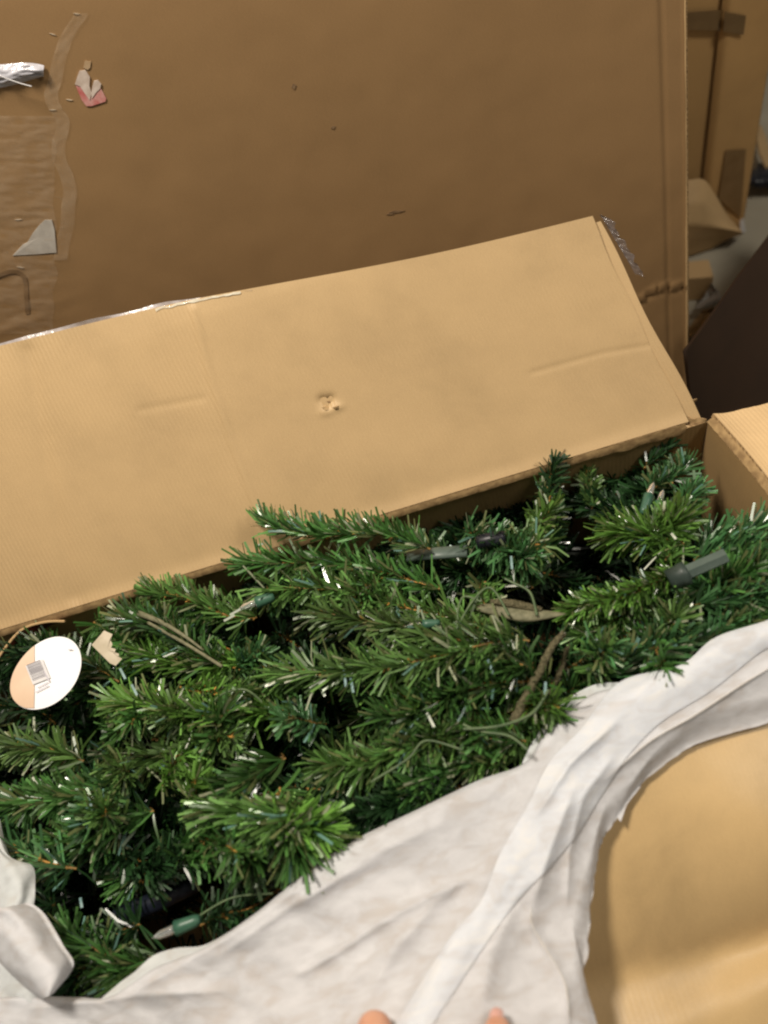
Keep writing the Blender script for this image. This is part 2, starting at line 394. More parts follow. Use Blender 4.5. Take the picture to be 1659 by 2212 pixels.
# torn liner along the fold, and the wavy scrap at the far corner
def liner(u, v):
    x = lerp(XL + 0.02, -0.03, u)
    ro = 0.25 + 0.75 * sstep(-0.30, -0.08, x)
    w = 0.006 + 0.003 * ro * nz(x * 40, 0, 2) + 0.004 * sstep(-0.25, -0.03, x)
    return np.array([x, yfar(x) - 0.002 - 0.004 * math.sin(v * 1.57) - 0.0012 * ro * nz(x * 60, v, 6), RIM + 0.006 - w * v * 1.5])
m_liner = noisy('fold_liner', (0.24, 0.155, 0.075), (0.40, 0.27, 0.13), 90, 0.85, 0.1, 0.6, 0.002)
sheet('fold_liner', 500, 3, liner, 0.001, [m_liner, m_edge], carton)
def corner(u, v):
    a = cr([(1362, 931), (1420, 908), (1462, 899), (1490, 901), (1508, 906), (1524, 903)], u)
    p = atz(a[0], a[1] + 22 * v * (1 - 0.3 * u), RIM + 0.004 - 0.012 * v)
    p[1] += 0.003 * math.sin(u * 17) * (1 - v)
    return p
sheet('torn_corner', 40, 4, corner, 0.0012, [m_pale, m_edge], carton)
def corner2(u, v):
    a = cr([(1440, 888), (1462, 876), (1486, 868), (1506, 862)], u)
    p = atz(a[0], a[1] + 20 * v * (1 - 0.85 * u), RIM + 0.012 - 0.008 * v); return p
sheet('torn_corner', 20, 4, corner2, 0.0012, [m_pale, m_edge], carton)

# curled liner at the left, dark red inside
def curl(u, v):
    a = cr([(-60, 1500), (0, 1415), (45, 1362), (95, 1344), (140, 1342)], u)
    p = atz(a[0] + 4 * v, a[1] + 30 * v * math.sin(math.pi * min(1, u + .1)), RIM + .012 - .02 * v); return p
sheet('curled_liner', 24, 4, curl, .0012, [noisy('red_brown_liner', (0.10, 0.02, 0.012), (0.16, 0.035, 0.02), 40), m_edge], carton)
tube('liner_edge', [atz(*cr([(-60, 1500), (0, 1415), (45, 1362), (95, 1344), (140, 1342)], k / 20), RIM + .013) for k in range(21)], .0018, m_pale, carton, 6)

# right end flap folded out flat
def endflap(u, v):
    y = lerp(ynear(0) - 0.01, -0.002, u); s = lerp(0.002, 0.22, v)
    z = RIM + 0.004 + 0.006 * math.exp(-(s / 0.012) ** 2) - 0.13 * s + 0.002 * nz(y * 10, s * 10, 5)
    return (0.006 + s + 0.012 * math.sin(math.pi * u), y + 0.0012 * nz(s * 80, 1, 1) * (u > 0.98), z)
sheet('end_flap', 50, 30, endflap, TH, [m_endflap, m_edge], carton)
def endrim(u, v):
    y = lerp(ynear(0), -0.006, u)
    x0 = 0.012 * math.sin(math.pi * u) - 0.002
    return (x0 + 0.010 * v + 0.0008 * nz(y * 150, v * 3, 2), y, RIM + 0.001 + 0.006 * math.sin(math.pi * 0.5 * v) + 0.0006 * nz(y * 200, v * 5, 9))
sheet('fold_liner', 200, 4, endrim, 0.001, [m_liner, m_edge], carton)

# near flap, bent down towards the viewer, below the tissue
NS = math.tan(math.radians(17))
def near_z(x, y):
    s = max(0.0, ynear(x) - y)
    z = RIM + 0.004 - s * NS
    c = M.T @ (np.array([x, y, z]) - CAM); px = 829.5 + FPX * c[0] / c[2]; py = 1106 + FPX * c[1] / c[2]
    top = 1655 + 0.00085 * max(0, px - 1290) ** 2 ; bot = 2108 - 0.245 * (px - 1271)
    t = (py - top) / max(60, bot - top)
    tt = min(1, max(0, t))
    z += -0.060 * tt * tt + (0.020 * sstep(1.0, 1.5, t) if t > 1 else 0)
    return z + 0.004 * math.sin((x + 0.12) * 8 + s * 14) * min(1, s / 0.06)
def nearflap(u, v):
    x = lerp(XL, 0.0 - 0.02 * v, u); s = lerp(0.002, 0.36, v)
    y = ynear(x) - s
    return (x, y, near_z(x, y) + 0.0022 * nz(x * 13, y * 13, 4) + 0.0006 * nz(x * 50, y * 50, 2))
sheet('near_flap', 120, 40, nearflap, TH, [m_near, m_edge], carton)

# clear packing tape hanging past the flap's edges
def tape1(u, v):
    x = lerp(-1.2, -0.53, u); d = dtop(x)
    return flap_pt(x, d - 0.003 + 0.011 * v * (0.7 + 0.5 * nz(x * 12, 3, 3)) * min(1, (1 - u) * 6), -0.002 + 0.006 * v * nz(x * 14, 0, 5))
sheet('clear_tape', 120, 4, tape1, 0.0004, m_film, carton)
def tape1b(u, v):
    x = lerp(-0.66, -0.545, u); d = dtop(x)
    return flap_pt(x, d - 0.0028 * v - 0.001 - 0.002 * nz(x * 90, v, 1), flapshape(x, d) + 0.0012)
sheet('clear_tape', 30, 3, tape1b, 0.0004, film('glossy_tape', 0.7, (0.9, 0.85, 0.7), 0.12), carton)
def tape2(u, v):
    d = lerp(0.215, 0.30, v); xr = -0.058 - 0.30 * (d - 0.175)
    x = xr + 0.040 + u * (0.012 + 0.006 * nz(v * 9, 0, 2)); 
    return flap_pt(x - 0.012, d - 0.010 * u, -0.010 + 0.004 * nz(v * 22, u * 3, 1))
sheet('clear_tape', 5, 40, tape2, 0.0004, film('wrinkled_tape', 0.55, (0.16, 0.13, 0.12), 0.12), carton)

# ------------------------------------------------------------------ the large box behind
bx_dir = np.array([0, 0.123, 0.631]); bx_dir /= np.linalg.norm(bx_dir)
bx_n = np.cross(bx_dir, np.array([1.0, 0, 0])); bx_n = np.array([0, -bx_dir[2], bx_dir[1]])
bx_0 = np.array([0.13, 0.281, 0.061])
big = tag(empty('large_box', (-0.6, 0.45, 0)),
          'large brown box leaning behind the open carton, torn label scraps at its left', 'box')
BW, BH, BD = 1.75, 1.25, 0.36
def big_xd(px, py):
    p = onplane(px, py, bx_0, bx_n); q = p - bx_0; return (q[0], q @ bx_dir)
dent_b = [big_xd(1375, 655), big_xd(1420, 625), big_xd(1484, 622)]
def bigshape(x, d):
    h = 0.003 * nz(x * 3, d * 3, 6) + 0.0006 * nz(x * 22, d * 22, 2)
    h -= 0.0030 * math.exp(-((x + 0.031) / 0.0035) ** 2)
    if x > -0.030: h -= 0.002
    h += 0.002 * math.exp(-(x / 0.0025) ** 2)
    q = segdist(x, d, dent_b); h += 0.004 * math.exp(-(q[0] / 0.006) ** 2) * (1 if q[1] > 0 else -0.7)
    q = segdist(x, d, [(-0.565, 0), (-0.575, 1.2)]); h += 0.0009 * math.exp(-(q[0] / 0.016) ** 2)
    lf = sstep(-0.86, -0.98, x)
    h += lf * 0.0012 * nz(x * 18, d * 75, 9)
    return h
def bigface(u, v):
    uu = 1 - (1 - u) ** 1.6
    x = -BW * (1 - uu); d = BH * v
    return bx_0 + np.array([x, 0, 0]) + bx_dir * d + bx_n * bigshape(x, d)
sheet('front_panel', 240, 170, bigface, 0.007, [m_big, m_edge], big, uvs=lambda u, v: ((1 - (1 - u) ** 1.6) * BW, v * BH))
def corner_pt(x, d, e): return bx_0 + np.array([x, 0, 0]) + bx_dir * d - bx_n * e
sheet('side_panel', 12, 20, lambda u, v: corner_pt(0.002, BH * v, 0.008 + (BD - 0.01) * u), 0.006, [m_big, m_edge], big)
sheet('side_panel', 4, 4, lambda u, v: corner_pt(-BW, BH * v, 0.008 + (BD - 0.01) * u), 0.006, [m_big, m_edge], big)
sheet('top_panel', 4, 4, lambda u, v: corner_pt(-BW * (1 - u), BH, 0.008 + (BD - 0.01) * v), 0.006, [m_big, m_edge], big)
sheet('back_panel', 4, 4, lambda u, v: corner_pt(-BW * (1 - u), BH * v, BD), 0.006, [m_big, m_edge], big)
sheet('bottom_panel', 4, 4, lambda u, v: corner_pt(-BW * (1 - u), 0.0, 0.008 + (BD - 0.01) * v), 0.006, [m_big, m_edge], big)
# highlight along the corner edge, painted as a pale tube
tube('edge_highlight', [corner_pt(0.001 + 0.0006 * nz(k * .7, 0), BH * k / 60, 0.001) for k in range(61)], 0.0016, m_pale, big, 6)

def decal(name, pxs, mt, lift=0.0012, thick=0.0008, rot=0):
    n = len(pxs); pts = []
    for px, py in pxs:
        x, d = big_xd(px, py); pts.append(bx_0 + np.array([x, 0, 0]) + bx_dir * d + bx_n * (bigshape(x, d) + lift))
    c = np.mean(pts, axis=0)
    V = pts + [p - bx_n * (lift + 0.001) for p in pts] + [c]
    F = [(i, (i + 1) % n, 2 * n) for i in range(n)] + [(i, n + i, n + (i + 1) % n, (i + 1) % n) for i in range(n)]
    return meshobj(name, V, F, mt, big, False)
q = 0.3308
def c1(pts): return [(x * q, y * q * 1.0) for x, y in pts]     # positions measured on an enlarged crop
decal('torn_sticker', c1([(85, 1665), (150, 1595), (180, 1580), (215, 1520), (255, 1470), (295, 1432), (340, 1432), (358, 1500), (370, 1645), (250, 1655)]), noisy('worn_white_label', (0.34, 0.31, 0.27), (0.44, 0.41, 0.36), 60, 0.7))
#decal('label_crease', c1([(165, 1615), (280, 1612), (282, 1622), (170, 1626)]), m_groove, 0.0016)
decal('label_scrap', c1([(495, 555), (540, 555), (560, 610), (590, 640), (600, 600), (640, 570), (660, 575), (695, 640), (690, 660), (600, 690), (565, 690), (535, 650)]), m_red, 0.0012)
decal('label_scrap', c1([(520, 460), (560, 455), (588, 500), (585, 560), (598, 600), (588, 650), (550, 600), (525, 560), (490, 548)]), m_pinkw, 0.0018)
decal('label_scrap', c1([(615, 525), (640, 520), (662, 545), (655, 575), (630, 600), (602, 640), (596, 610), (605, 560)]), m_pinkw, 0.0018)
decal('label_scrap', c1([(555, 395), (595, 400), (590, 440), (575, 455), (545, 440)]), noisy('glue_mark', (0.34, 0.225, 0.12), (0.38, 0.27, 0.16), 90, 0.7), 0.0010)
# clear film pouch torn on the left
def pouch(u, v):
    px = lerp(-60, 96, u); mid = 158 + 6 * math.sin(u * 5); half = 26 * (1 - 0.55 * u ** 3)
    x, d = big_xd(px, mid + (v - 0.5) * 2 * half)
    return bx_0 + np.array([x, 0, 0]) + bx_dir * d + bx_n * (bigshape(x, d) + 0.002 + 0.008 * math.sin(math.pi * v) * (0.6 + 0.6 * nz(u * 6, v * 9, 3)))
sheet('film_pouch', 40, 14, pouch, 0.0005, film('milky_film', 0.85, (0.62, 0.62, 0.68), 0.18), big)
tube('film_crease', [bx_0 + np.array([big_xd(px, py)[0], 0, 0]) + bx_dir * big_xd(px, py)[1] + bx_n * 0.0125 for px, py in ((2, 158), (26, 168), (50, 176), (72, 182))], 0.0007, m_white, big, 6)
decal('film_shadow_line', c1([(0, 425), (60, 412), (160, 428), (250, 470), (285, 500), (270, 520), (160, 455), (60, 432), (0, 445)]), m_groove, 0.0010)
# wrinkled clear tape strip running down the left, and its highlights painted as pale patches
ta = [(175, 28), (140, 90), (118, 170), (112, 220), (135, 262), (125, 330), (150, 400), (145, 470), (130, 560)]
def tapes(u, v):
    a = cr(ta, u); px = a[0] - 14 + 30 * v + 4 * nz(u * 14, 0, 3); py = a[1]
    x, d = big_xd(px, py)
    return bx_0 + np.array([x, 0, 0]) + bx_dir * d + bx_n * (bigshape(x, d) + 0.0014 + 0.0012 * nz(u * 30, v * 4, 2))
sheet('packing_tape', 90, 6, tapes, 0.0004, m_film_thin, big)
def tapew(u, v):
    px = lerp(-70, 118, u) + 20 * nz(v * 9, 2, 2) * u; py = lerp(250, 720, v)
    x, d = big_xd(px, py)
    return bx_0 + np.array([x, 0, 0]) + bx_dir * d + bx_n * (bigshape(x, d) + 0.0008 + 0.0014 * nz(u * 6, v * 45, 2))
sheet('packing_tape', 30, 140, tapew, 0.0004, film('wide_clear_tape', 0.07, (0.6, 0.47, 0.33), 0.33), big)
gl = film('tape_glint', 0.75, (0.72, 0.62, 0.48), 0.2)
for k in range(26):
    if k < 6: cx, cy = [(500, 88), (345, 222), (455, 650), (345, 715), (135, 1742), (120, 1432)][k]; L_ = 24
    else: cx = random.uniform(5, 420); cy = random.uniform(780, 1850); L_ = random.uniform(8, 24)
    a = random.uniform(-0.1, 0.35); w = random.uniform(2.5, 5)
    pts = [(cx - L_ * math.cos(a), cy - L_ * math.sin(a)), (cx, cy - w), (cx + L_ * math.cos(a), cy + L_ * math.sin(a)), (cx, cy + w)]
    decal('tape_wrinkle_glint', c1(pts), gl if k < 6 else m_film_thin, 0.0010)
# printed dark arch mark
arch = cr
pa = [(-40, 1815), (10, 1790), (70, 1772), (120, 1776), (155, 1805), (170, 1850), (172, 1920), (178, 1990), (182, 2050)]
def archf(u, v):
    a = cr(pa, u); b = cr(pa, min(1, u + 0.02)); c_ = cr(pa, max(0, u - 0.02)); t = b - c_; t /= np.linalg.norm(t); nn = np.array([-t[1], t[0]])
    P_ = (a + nn * (v - 0.5) * 28) * q
    x, d = big_xd(*P_)
    return bx_0 + np.array([x, 0, 0]) + bx_dir * d + bx_n * (bigshape(x, d) + 0.0009)
sheet('printed_mark', 50, 3, archf, 0.0003, noisy('faded_print', (0.15, 0.090, 0.042), (0.20, 0.122, 0.058), 30, 0.7), big)
for cx, cy, L_, w in ((858, 457, 17, 3), (635, 186, 5, 8), (845, 462, 10, 2), (720, 275, 5, 4)):
    decal('scuff', [(cx - L_, cy + 2), (cx - L_ * .3, cy - w * .7), (cx + L_, cy - 2), (cx + L_ * .2, cy + w)], noisy('scuff_mark', (0.12, 0.07, 0.035), (0.22, 0.14, 0.07), 120, 0.8), 0.0008)

# ------------------------------------------------------------------ second box, behind on the right
YB = 0.735
back = tag(empty('standing_box', (0.35, 0.9, 0)), 'tall brown box standing at the upper right, its bottom corner crushed and bulging', 'box')
xr_ = aty(1600, 500, YB)[0]; xs_ = aty(1520, 378, YB)[0]
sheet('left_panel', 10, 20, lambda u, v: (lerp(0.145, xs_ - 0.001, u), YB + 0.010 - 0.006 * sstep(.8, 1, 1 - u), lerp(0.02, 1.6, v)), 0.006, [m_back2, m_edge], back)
def rp(u, v):
    z = lerp(0.0, 1.6, v); x = lerp(xs_ + 0.002, xr_ - 0.0008 * nz(z * 90, 0, 1) , u)
    return (x, YB - 0.003 + 0.007 * math.exp(-(u / 0.06) ** 2) + 0.002 * nz(x * 14, z * 6, 2), z)
sheet('right_panel', 20, 120, rp, 0.006, [m_back, m_edge], back)
sheet('side_panel', 4, 10, lambda u, v: (xr_ + 0.001, YB + 0.006 + 0.42 * u, lerp(0.0, 1.6, v)), 0.006, [m_back, m_edge], back)
sheet('back_panel', 4, 4, lambda u, v: (lerp(0.145, xr_, u), YB + 0.43, lerp(0.0, 1.6, v)), 0.006, [m_back, m_edge], back)
sheet('top_panel', 4, 4, lambda u, v: (lerp(0.145, xr_, u), YB + 0.008 + 0.42 * v, 1.6), 0.006, [m_back, m_edge], back)
def tpc(name, pa_, mt, yy):
    P4 = [aty(px, py, yy) for px, py in pa_]
    def f(u, v): return P4[0] * (1 - u) * (1 - v) + P4[1] * u * (1 - v) + P4[2] * u * v + P4[3] * (1 - u) * v
    return sheet(name, 6, 4, f, 0.0008, mt, back)
tpc('brown_tape', [(1462, 28), (1562, 22), (1556, 66), (1462, 64)], m_btape, YB + 0.001)
tpc('brown_tape', [(1566, 26), (1612, 34), (1606, 76), (1562, 68)], m_btape, YB - 0.007)
tpc('brown_tape', [(1568, 325), (1612, 322), (1600, 470), (1552, 430)], noisy('brown_tape_light', (0.20, 0.115, 0.042), (0.24, 0.145, 0.06), 30, 0.4), YB - 0.007)
def pale_strip(u, v):
    px = lerp(1524, 1545, u) + lerp(46, 0, v) * 1.0 ; return aty(px - 22, lerp(0, 330, v), YB - 0.001)
# crushed bottom flap
rows = [([(1440, 392), (1486, 389), (1520, 388), (1545, 420), (1572, 465), (1600, 496)], YB - 0.008),
        ([(1440, 450), (1486, 440), (1520, 438), (1548, 465), (1574, 484), (1601, 499)], YB - 0.045),
        ([(1440, 480), (1486, 484), (1525, 488), (1552, 492), (1576, 496), (1602, 502)], YB - 0.060),
        ([(1440, 530), (1486, 520), (1525, 512), (1552, 508), (1576, 506), (1602, 505)], YB - 0.050),
        ([(1440, 575), (1486, 560), (1525, 545), (1552, 528), (1576, 516), (1603, 507)], YB - 0.030)]
def bulge(u, v):
    t = v * 4; i = min(3, int(t)); f = t - i
    a = cr(rows[i][0], u); b = cr(rows[i + 1][0], u)
    pa_ = a * (1 - f) + b * f; y = lerp(rows[i][1], rows[i + 1][1], f)
    p = aty(pa_[0], pa_[1], y); p[2] = max(p[2], 0.004); return p
sheet('crushed_flap', 30, 24, bulge, 0.004, [m_pale, m_edge], back)
tpl = [(1598, 478), (1606, 470), (1611, 500), (1604, 516), (1600, 500)]
pt_ = [aty(x, y, YB - 0.012) for x, y in tpl]
for p in pt_: p[2] = max(p[2], 0.004)
meshobj('torn_tape', pt_, [(0, 1, 2, 3, 4)], m_white, back, False)

# small flat carton and a scrap of paper on the floor between them
P4 = [atz(1440, 570, .06), atz(1531, 561, .06), atz(1541, 598, .06), atz(1440, 606, .06)]
V = P4 + [np.array([p[0], p[1], 0.002]) for p in P4]
sc = meshobj('small_carton', V, [(0, 1, 2, 3), (0, 4, 5, 1), (1, 5, 6, 2), (2, 6, 7, 3), (3, 7, 4, 0), (7, 6, 5, 4)], m_pale, None, False)
tag(sc, 'small pale cardboard carton lying on the floor beside the large box edge', 'carton')
def scrap(u, v):
    a = polyline([(1500, 668), (1522, 640), (1533, 612)], v); b = polyline([(1562, 655), (1556, 636), (1536, 612)], v)
    p_ = a * (1 - u) + b * u
    return atz(p_[0], p_[1], 0.035 + 0.015 * nz(u * 3, v * 3, 2) + 0.02 * u * v)
tag(sheet('paper_scrap', 8, 8, scrap, 0.0008, noisy('grey_paper', (0.30, 0.28, 0.25), (0.42, 0.39, 0.35), 30), None),
    'crumpled greyish white paper scrap on the floor by the dark board', 'paper')
def wad(u, v):
    a = polyline([(1470, 740), (1500, 690), (1520, 670)], v); b = polyline([(1560, 680), (1545, 670), (1540, 662)], v)
    p_ = a * (1 - u) + b * u
    return atz(p_[0], p_[1], 0.02 + 0.02 * nz(u * 4, v * 4, 6))
tag(sheet('cardboard_scrap', 8, 8, wad, 0.003, [m_back2, m_edge], None),
    'bent brown cardboard scrap on the floor below the paper scrap', 'cardboard')

# board at the right, the shade on it painted in as near-black colour
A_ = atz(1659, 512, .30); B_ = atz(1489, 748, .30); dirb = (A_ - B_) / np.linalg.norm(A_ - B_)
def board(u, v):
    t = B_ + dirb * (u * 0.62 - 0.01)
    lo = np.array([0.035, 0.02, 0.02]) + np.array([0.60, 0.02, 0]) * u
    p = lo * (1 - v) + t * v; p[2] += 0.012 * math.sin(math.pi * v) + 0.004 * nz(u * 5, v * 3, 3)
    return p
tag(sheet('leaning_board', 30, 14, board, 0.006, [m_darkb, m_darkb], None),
    'brown cardboard board leaning to the right of the open carton, shade painted into its very dark colour', 'cardboard')

# torn strip of cardboard on the floor, far right
def strip(u, v):
    a = polyline([(1624, 268), (1636, 300), (1642, 330), (1660, 372), (1690, 400)], u)
    return atz(a[0] + 22 * v, a[1] + 4 * v, 0.05 + 0.02 * math.sin(u * 5) - 0.03 * v)
tag(sheet('torn_cardboard', 14, 4, strip, 0.004, [m_pale, m_edge], None), 'torn pale cardboard strip on the floor at the far right', 'cardboard')
def darkp(u, v):  # black sheet put where there is only shade
    px = lerp(1596, 1720, u); py = lerp(352 if u > .3 else 366, 404 + 8 * nz(u * 30, 0, 2), v)
    return atz(px, py, 0.03 + 0.02 * math.sin(v * 3) * 1.0)
tag(sheet('shade_sheet', 24, 8, darkp, 0.006, m_black, None), 'black sheet standing for the shade under the torn cardboard strip', 'shade')

# ------------------------------------------------------------------ the artificial tree
tree = tag(empty('artificial_tree', (-0.6, -0.2, 0.02)),
           'folded artificial christmas tree with glossy green plastic needles lying in the open carton', 'christmas tree')
PAL = {'g': (0.052, 0.148, 0.038), 'd': (0.020, 0.058, 0.020), 'k': (0.009, 0.026, 0.010), 'l': (0.098, 0.215, 0.056), 'b': (0.048, 0.138, 0.054),  # k: near-black green, shade deep in the carton painted in
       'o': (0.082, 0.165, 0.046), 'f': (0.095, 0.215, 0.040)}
needle_variants = []
hero = []          # single needles collected from the front branches
def build_needles(path, n, nl, spread, width, colkey, dirbias, curl=0.25):
    """needles round a path of points -> arrays"""
    path = np.array(path); K = len(path)
    t = np.sort(rng.random(n)) ** 0.92 * (K - 1); i = np.minimum(t.astype(int), K - 2); f = (t - i)[:, None]
    base = path[i] * (1 - f) + path[i + 1] * f
    tan = path[i + 1] - path[i]; tan /= np.linalg.norm(tan, axis=1, keepdims=True)
    up = np.array([0.13, 0.21, 1.0]); a = np.cross(tan, up); a /= np.linalg.norm(a, axis=1, keepdims=True); b = np.cross(a, tan)
    ang = rng.random(n) * 2 * np.pi
    out = np.cos(ang)[:, None] * a + np.sin(ang)[:, None] * b
    sp = (spread + rng.normal(0, 0.36, n))[:, None]
    # the end of a branch fans out
    endf = np.clip((t / (K - 1) - 0.88) / 0.12, 0, 1)[:, None]
    sp = sp * (1 - 0.75 * endf * rng.random((n, 1)))
    d0 = np.cos(sp) * tan + np.sin(sp) * out + dirbias
    d0 /= np.linalg.norm(d0, axis=1, keepdims=True)
    L = nl * (0.66 + 0.40 * rng.random(n))[:, None]
    bend = rng.normal(0, 1, (n, 3)) * curl * 0.95 - out * curl * 0.35 + tan * curl * 0.3
    p0 = base; p1 = base + d0 * L * 0.5; d1 = d0 + bend * 0.6; d1 /= np.linalg.norm(d1, axis=1, keepdims=True); p2 = p1 + d1 * L * 0.5
    side = np.cross(d0, rng.normal(0, 1, (n, 3))); side /= np.linalg.norm(side, axis=1, keepdims=True)
    w = (width * (0.7 + 0.6 * rng.random(n)))[:, None]
    tw = side * w
    V = np.stack([p0 - tw * .7, p0 + tw * .7, p1 - tw, p1 + tw, p2 - tw * .8, p2 + tw * .8], axis=1)
    c = np.array(PAL[colkey]); k = rng.random((n, 1))
    col = c * (0.50 + 1.15 * k ** 1.5) * (0.75 + 0.75 * rng.random()) + np.array([0.022, 0.022, 0.004]) * rng.random((n, 1)) * (colkey not in 'dk')
    ol = rng.random(n) < (0.01 if colkey in 'dk' else 0.12); col[ol] = np.array([0.17, 0.20, 0.085]) * (0.7 + 0.5 * rng.random((ol.sum(), 1)))
    if colkey not in 'dk':
        ps = rng.random(n) < 0.030; col[ps] = np.array([0.42, 0.46, 0.33]) * (0.6 + 0.5 * rng.random((ps.sum(), 1)))  # a few pale needles: gloss glints painted as colour
        ps = rng.random(n) < 0.018; col[ps] = np.array([0.15, 0.30, 0.27]) * (0.7 + 0.5 * rng.random((ps.sum(), 1)))
    rough = 0.20 + 0.22 * rng.random((n, 1))
    col = np.minimum(col * np.array([1.0, 1.0, .92]), .6); C4 = np.concatenate([col, rough], axis=1)
    return V, C4
def needles_obj(V, C4, parent, name='needles'):
    n = len(V); vv = V.reshape(-1, 3)
    b = np.arange(n)[:, None] * 6
    F = np.concatenate([b + np.array([0, 1, 3, 2]), b + np.array([2, 3, 5, 4])])
    o = meshobj(name, vv, F, m_needle, parent, True, tint=np.repeat(C4, 6, axis=0))
    return o
NB = [0]
def branch(pts, n, nl=0.036, spread=1.0, width=0.0011, col='g', bias=(0, 0, 0), curl=0.25, singles=0, stem=True):
    n = int(n * 1.95); width = width * 1.45; nl = nl * 1.08; bias = np.array(bias) + rng.normal(0, .16, 3)
    path = [cr(pts, k / 7) for k in range(8)]
    ph = rng.random(3) * 6.28; am = 0.006 * np.linalg.norm(path[7] - path[0]) / 0.15
    path = [p + am * np.sin(ph + k * .8) * np.array([.6, 1, .5]) for k, p in enumerate(path)]
    base = np.array(path[0])
    R = [0.0016] * 7 + [0.0007]
    # twisted wire core with brown paper shreds
    Vs = []; Fs = []; mis = []
    for i_, p in enumerate(path):
        d = np.array(path[min(i_ + 1, 7)]) - np.array(path[max(i_ - 1, 0)]); d = d / np.linalg.norm(d)
        a = np.cross(d, (0.1, 0.2, 1)); a /= np.linalg.norm(a); b = np.cross(a, d)
        for k in range(5):
            th = 2 * math.pi * k / 5; Vs.append(np.array(p) + R[i_] * (math.cos(th) * a + math.sin(th) * b))
    for i_ in range(7):
        for k in range(5): Fs.append((i_ * 5 + k, i_ * 5 + (k + 1) % 5, (i_ + 1) * 5 + (k + 1) % 5, (i_ + 1) * 5 + k))
    nf = int(n * 0.20)
    if stem and nf:
        V2, _ = build_needles(path, nf, 0.0075, 1.1, 0.0011, 'g', np.zeros(3), 0.5)
        o0 = len(Vs); Vs = np.concatenate([np.array(Vs), V2.reshape(-1, 3)])
        for k in range(nf):
            q0 = o0 + k * 6; Fs += [(q0, q0 + 1, q0 + 3, q0 + 2), (q0 + 2, q0 + 3, q0 + 5, q0 + 4)]
    st = meshobj('branch', Vs, Fs, m_stem, tree, True, origin=base)
    V, C4 = build_needles(path, n, nl, spread, width, col, np.array(bias), curl)
    if singles:
        # the needles facing up most are objects of their own
        order = np.argsort(-(V[:, 4, 2] + 0.02 * rng.random(n)))[:singles]
        mask = np.zeros(n, bool); mask[order] = True
        for k in order:
            C1 = C4[k:k + 1].copy()
            o = needles_obj(V[k:k + 1] * 1.0, C1, st, 'needle')
        V, C4 = V[~mask], C4[~mask]
    nd = needles_obj(V, C4, st)
    nd['kind'] = 'stuff'
    NB[0] += 1
    return st

def B(p0, p1, z0, z1, n=210, nl=0.036, spread=1.0, width=0.0011, col='g', bias=(0, 0, 0), sag=0.0, curl=0.25, singles=6, mid=None):
    a = atz(*p0, z0); b = atz(*p1, z1)
    m_ = (a + b) / 2 if mid is None else atz(*mid, (z0 + z1) / 2)
    m_ = m_ + np.array([0, 0, sag])
    return branch([a, (a + m_) / 2 + np.array([0, 0, sag * .25]), m_, (m_ + b) / 2 + np.array([0, 0, sag * .25]), b], n, nl, spread, width, col, bias, curl, singles)

# front branches, each where the photograph shows it: base -> tip
# top-left spray leaning over the rear flap
B((930, 1195), (572, 1128), .385, .405, 240, .034, .95, col='g', bias=(0, .25, .25), sag=.01, singles=10)
B((960, 1260), (540, 1205), .375, .395, 260, .036, .95, col='g', singles=10)
B((1010, 1330), (560, 1262), .370, .385, 250, .038, 1.0, col='l', singles=10)
B((1060, 1360), (700, 1330), .385, .395, 240, .036, 1.0, col='o', bias=(0, .1, .2), singles=10)
B((1120, 1400), (620, 1470), .390, .385, 270, .040, .95, col='l', bias=(0, -.35, 0), sag=.02, singles=14)
B((1140, 1390), (900, 1370), .395, .400, 200, .034, 1.0, col='o', singles=8)
B((1150, 1440), (930, 1440), .390, .385, 220, .040, .95, col='g', bias=(0, -.5, 0), singles=10)
B((1190, 1480), (820, 1545), .370, .375, 250, .038, 1.0, col='g', sag=.015, singles=10)
B((1140, 1590), (860, 1600), .360, .365, 220, .034, 1.0, col='g', singles=8)
B((1000, 1590), (690, 1655), .365, .370, 220, .036, .95, col='l', bias=(0, -.5, .1), singles=12)
B((900, 1520), (640, 1440), .350, .350, 190, .034, 1.0, col='d')
# lower-left star shaped sprays
B((660, 1760), (470, 1750), .385, .385, 150, .045, .9, width=.0014, col='l', bias=(-.25, -.15, .1), singles=14)
B((600, 1700), (640, 1850), .37, .375, 190, .045, .95, width=.0013, col='g', bias=(0, -.2, .1), singles=10)
B((560, 1790), (690, 1790), .375, .38, 170, .042, .9, width=.0013, col='f', bias=(.2, .05, .05), singles=10)
B((620, 1640), (500, 1700), .36, .37, 150, .042, .9, width=.0013, col='g', singles=8)
B((560, 1720), (540, 1860), .345, .350, 150, .040, 1.0, width=.0013, col='g', bias=(0, -.3, 0), singles=4)
# left middle
B((640, 1540), (240, 1535), .355, .365, 250, .038, .9, col='f', bias=(0, .15, .1), sag=.012, singles=10)
B((560, 1560), (300, 1640), .350, .350, 220, .040, .9, width=.0013, col='o', bias=(0, -.4, 0), singles=8)
B((470, 1420), (262, 1330), .365, .380, 210, .036, .9, width=.0013, col='g', singles=10)
B((560, 1330), (330, 1290), .355, .370, 180, .034, 1.0, col='l', singles=6)
B((560, 1440), (300, 1420), .345, .345, 220, .036, .9, col='f', bias=(0, -.2, .1), singles=8)
B((330, 1590), (520, 1500), .350, .350, 170, .034, 1.0, col='o')
B((300, 1650), (200, 1780), .345, .350, 180, .040, .95, width=.0014, col='b', bias=(0, -.2, .1), singles=8)
B((180, 1640), (20, 1600), .345, .350, 170, .036, 1.0, col='o', singles=4)
B((240, 1700), (40, 1740), .340, .345, 210, .036, 1.0, col='g', singles=6)
B((330, 1760), (120, 1830), .335, .335, 200, .036, 1.0, width=.0013, col='g', singles=4)
B((120, 1560), (-60, 1500), .335, .335, 150, .036, 1.0, col='d')
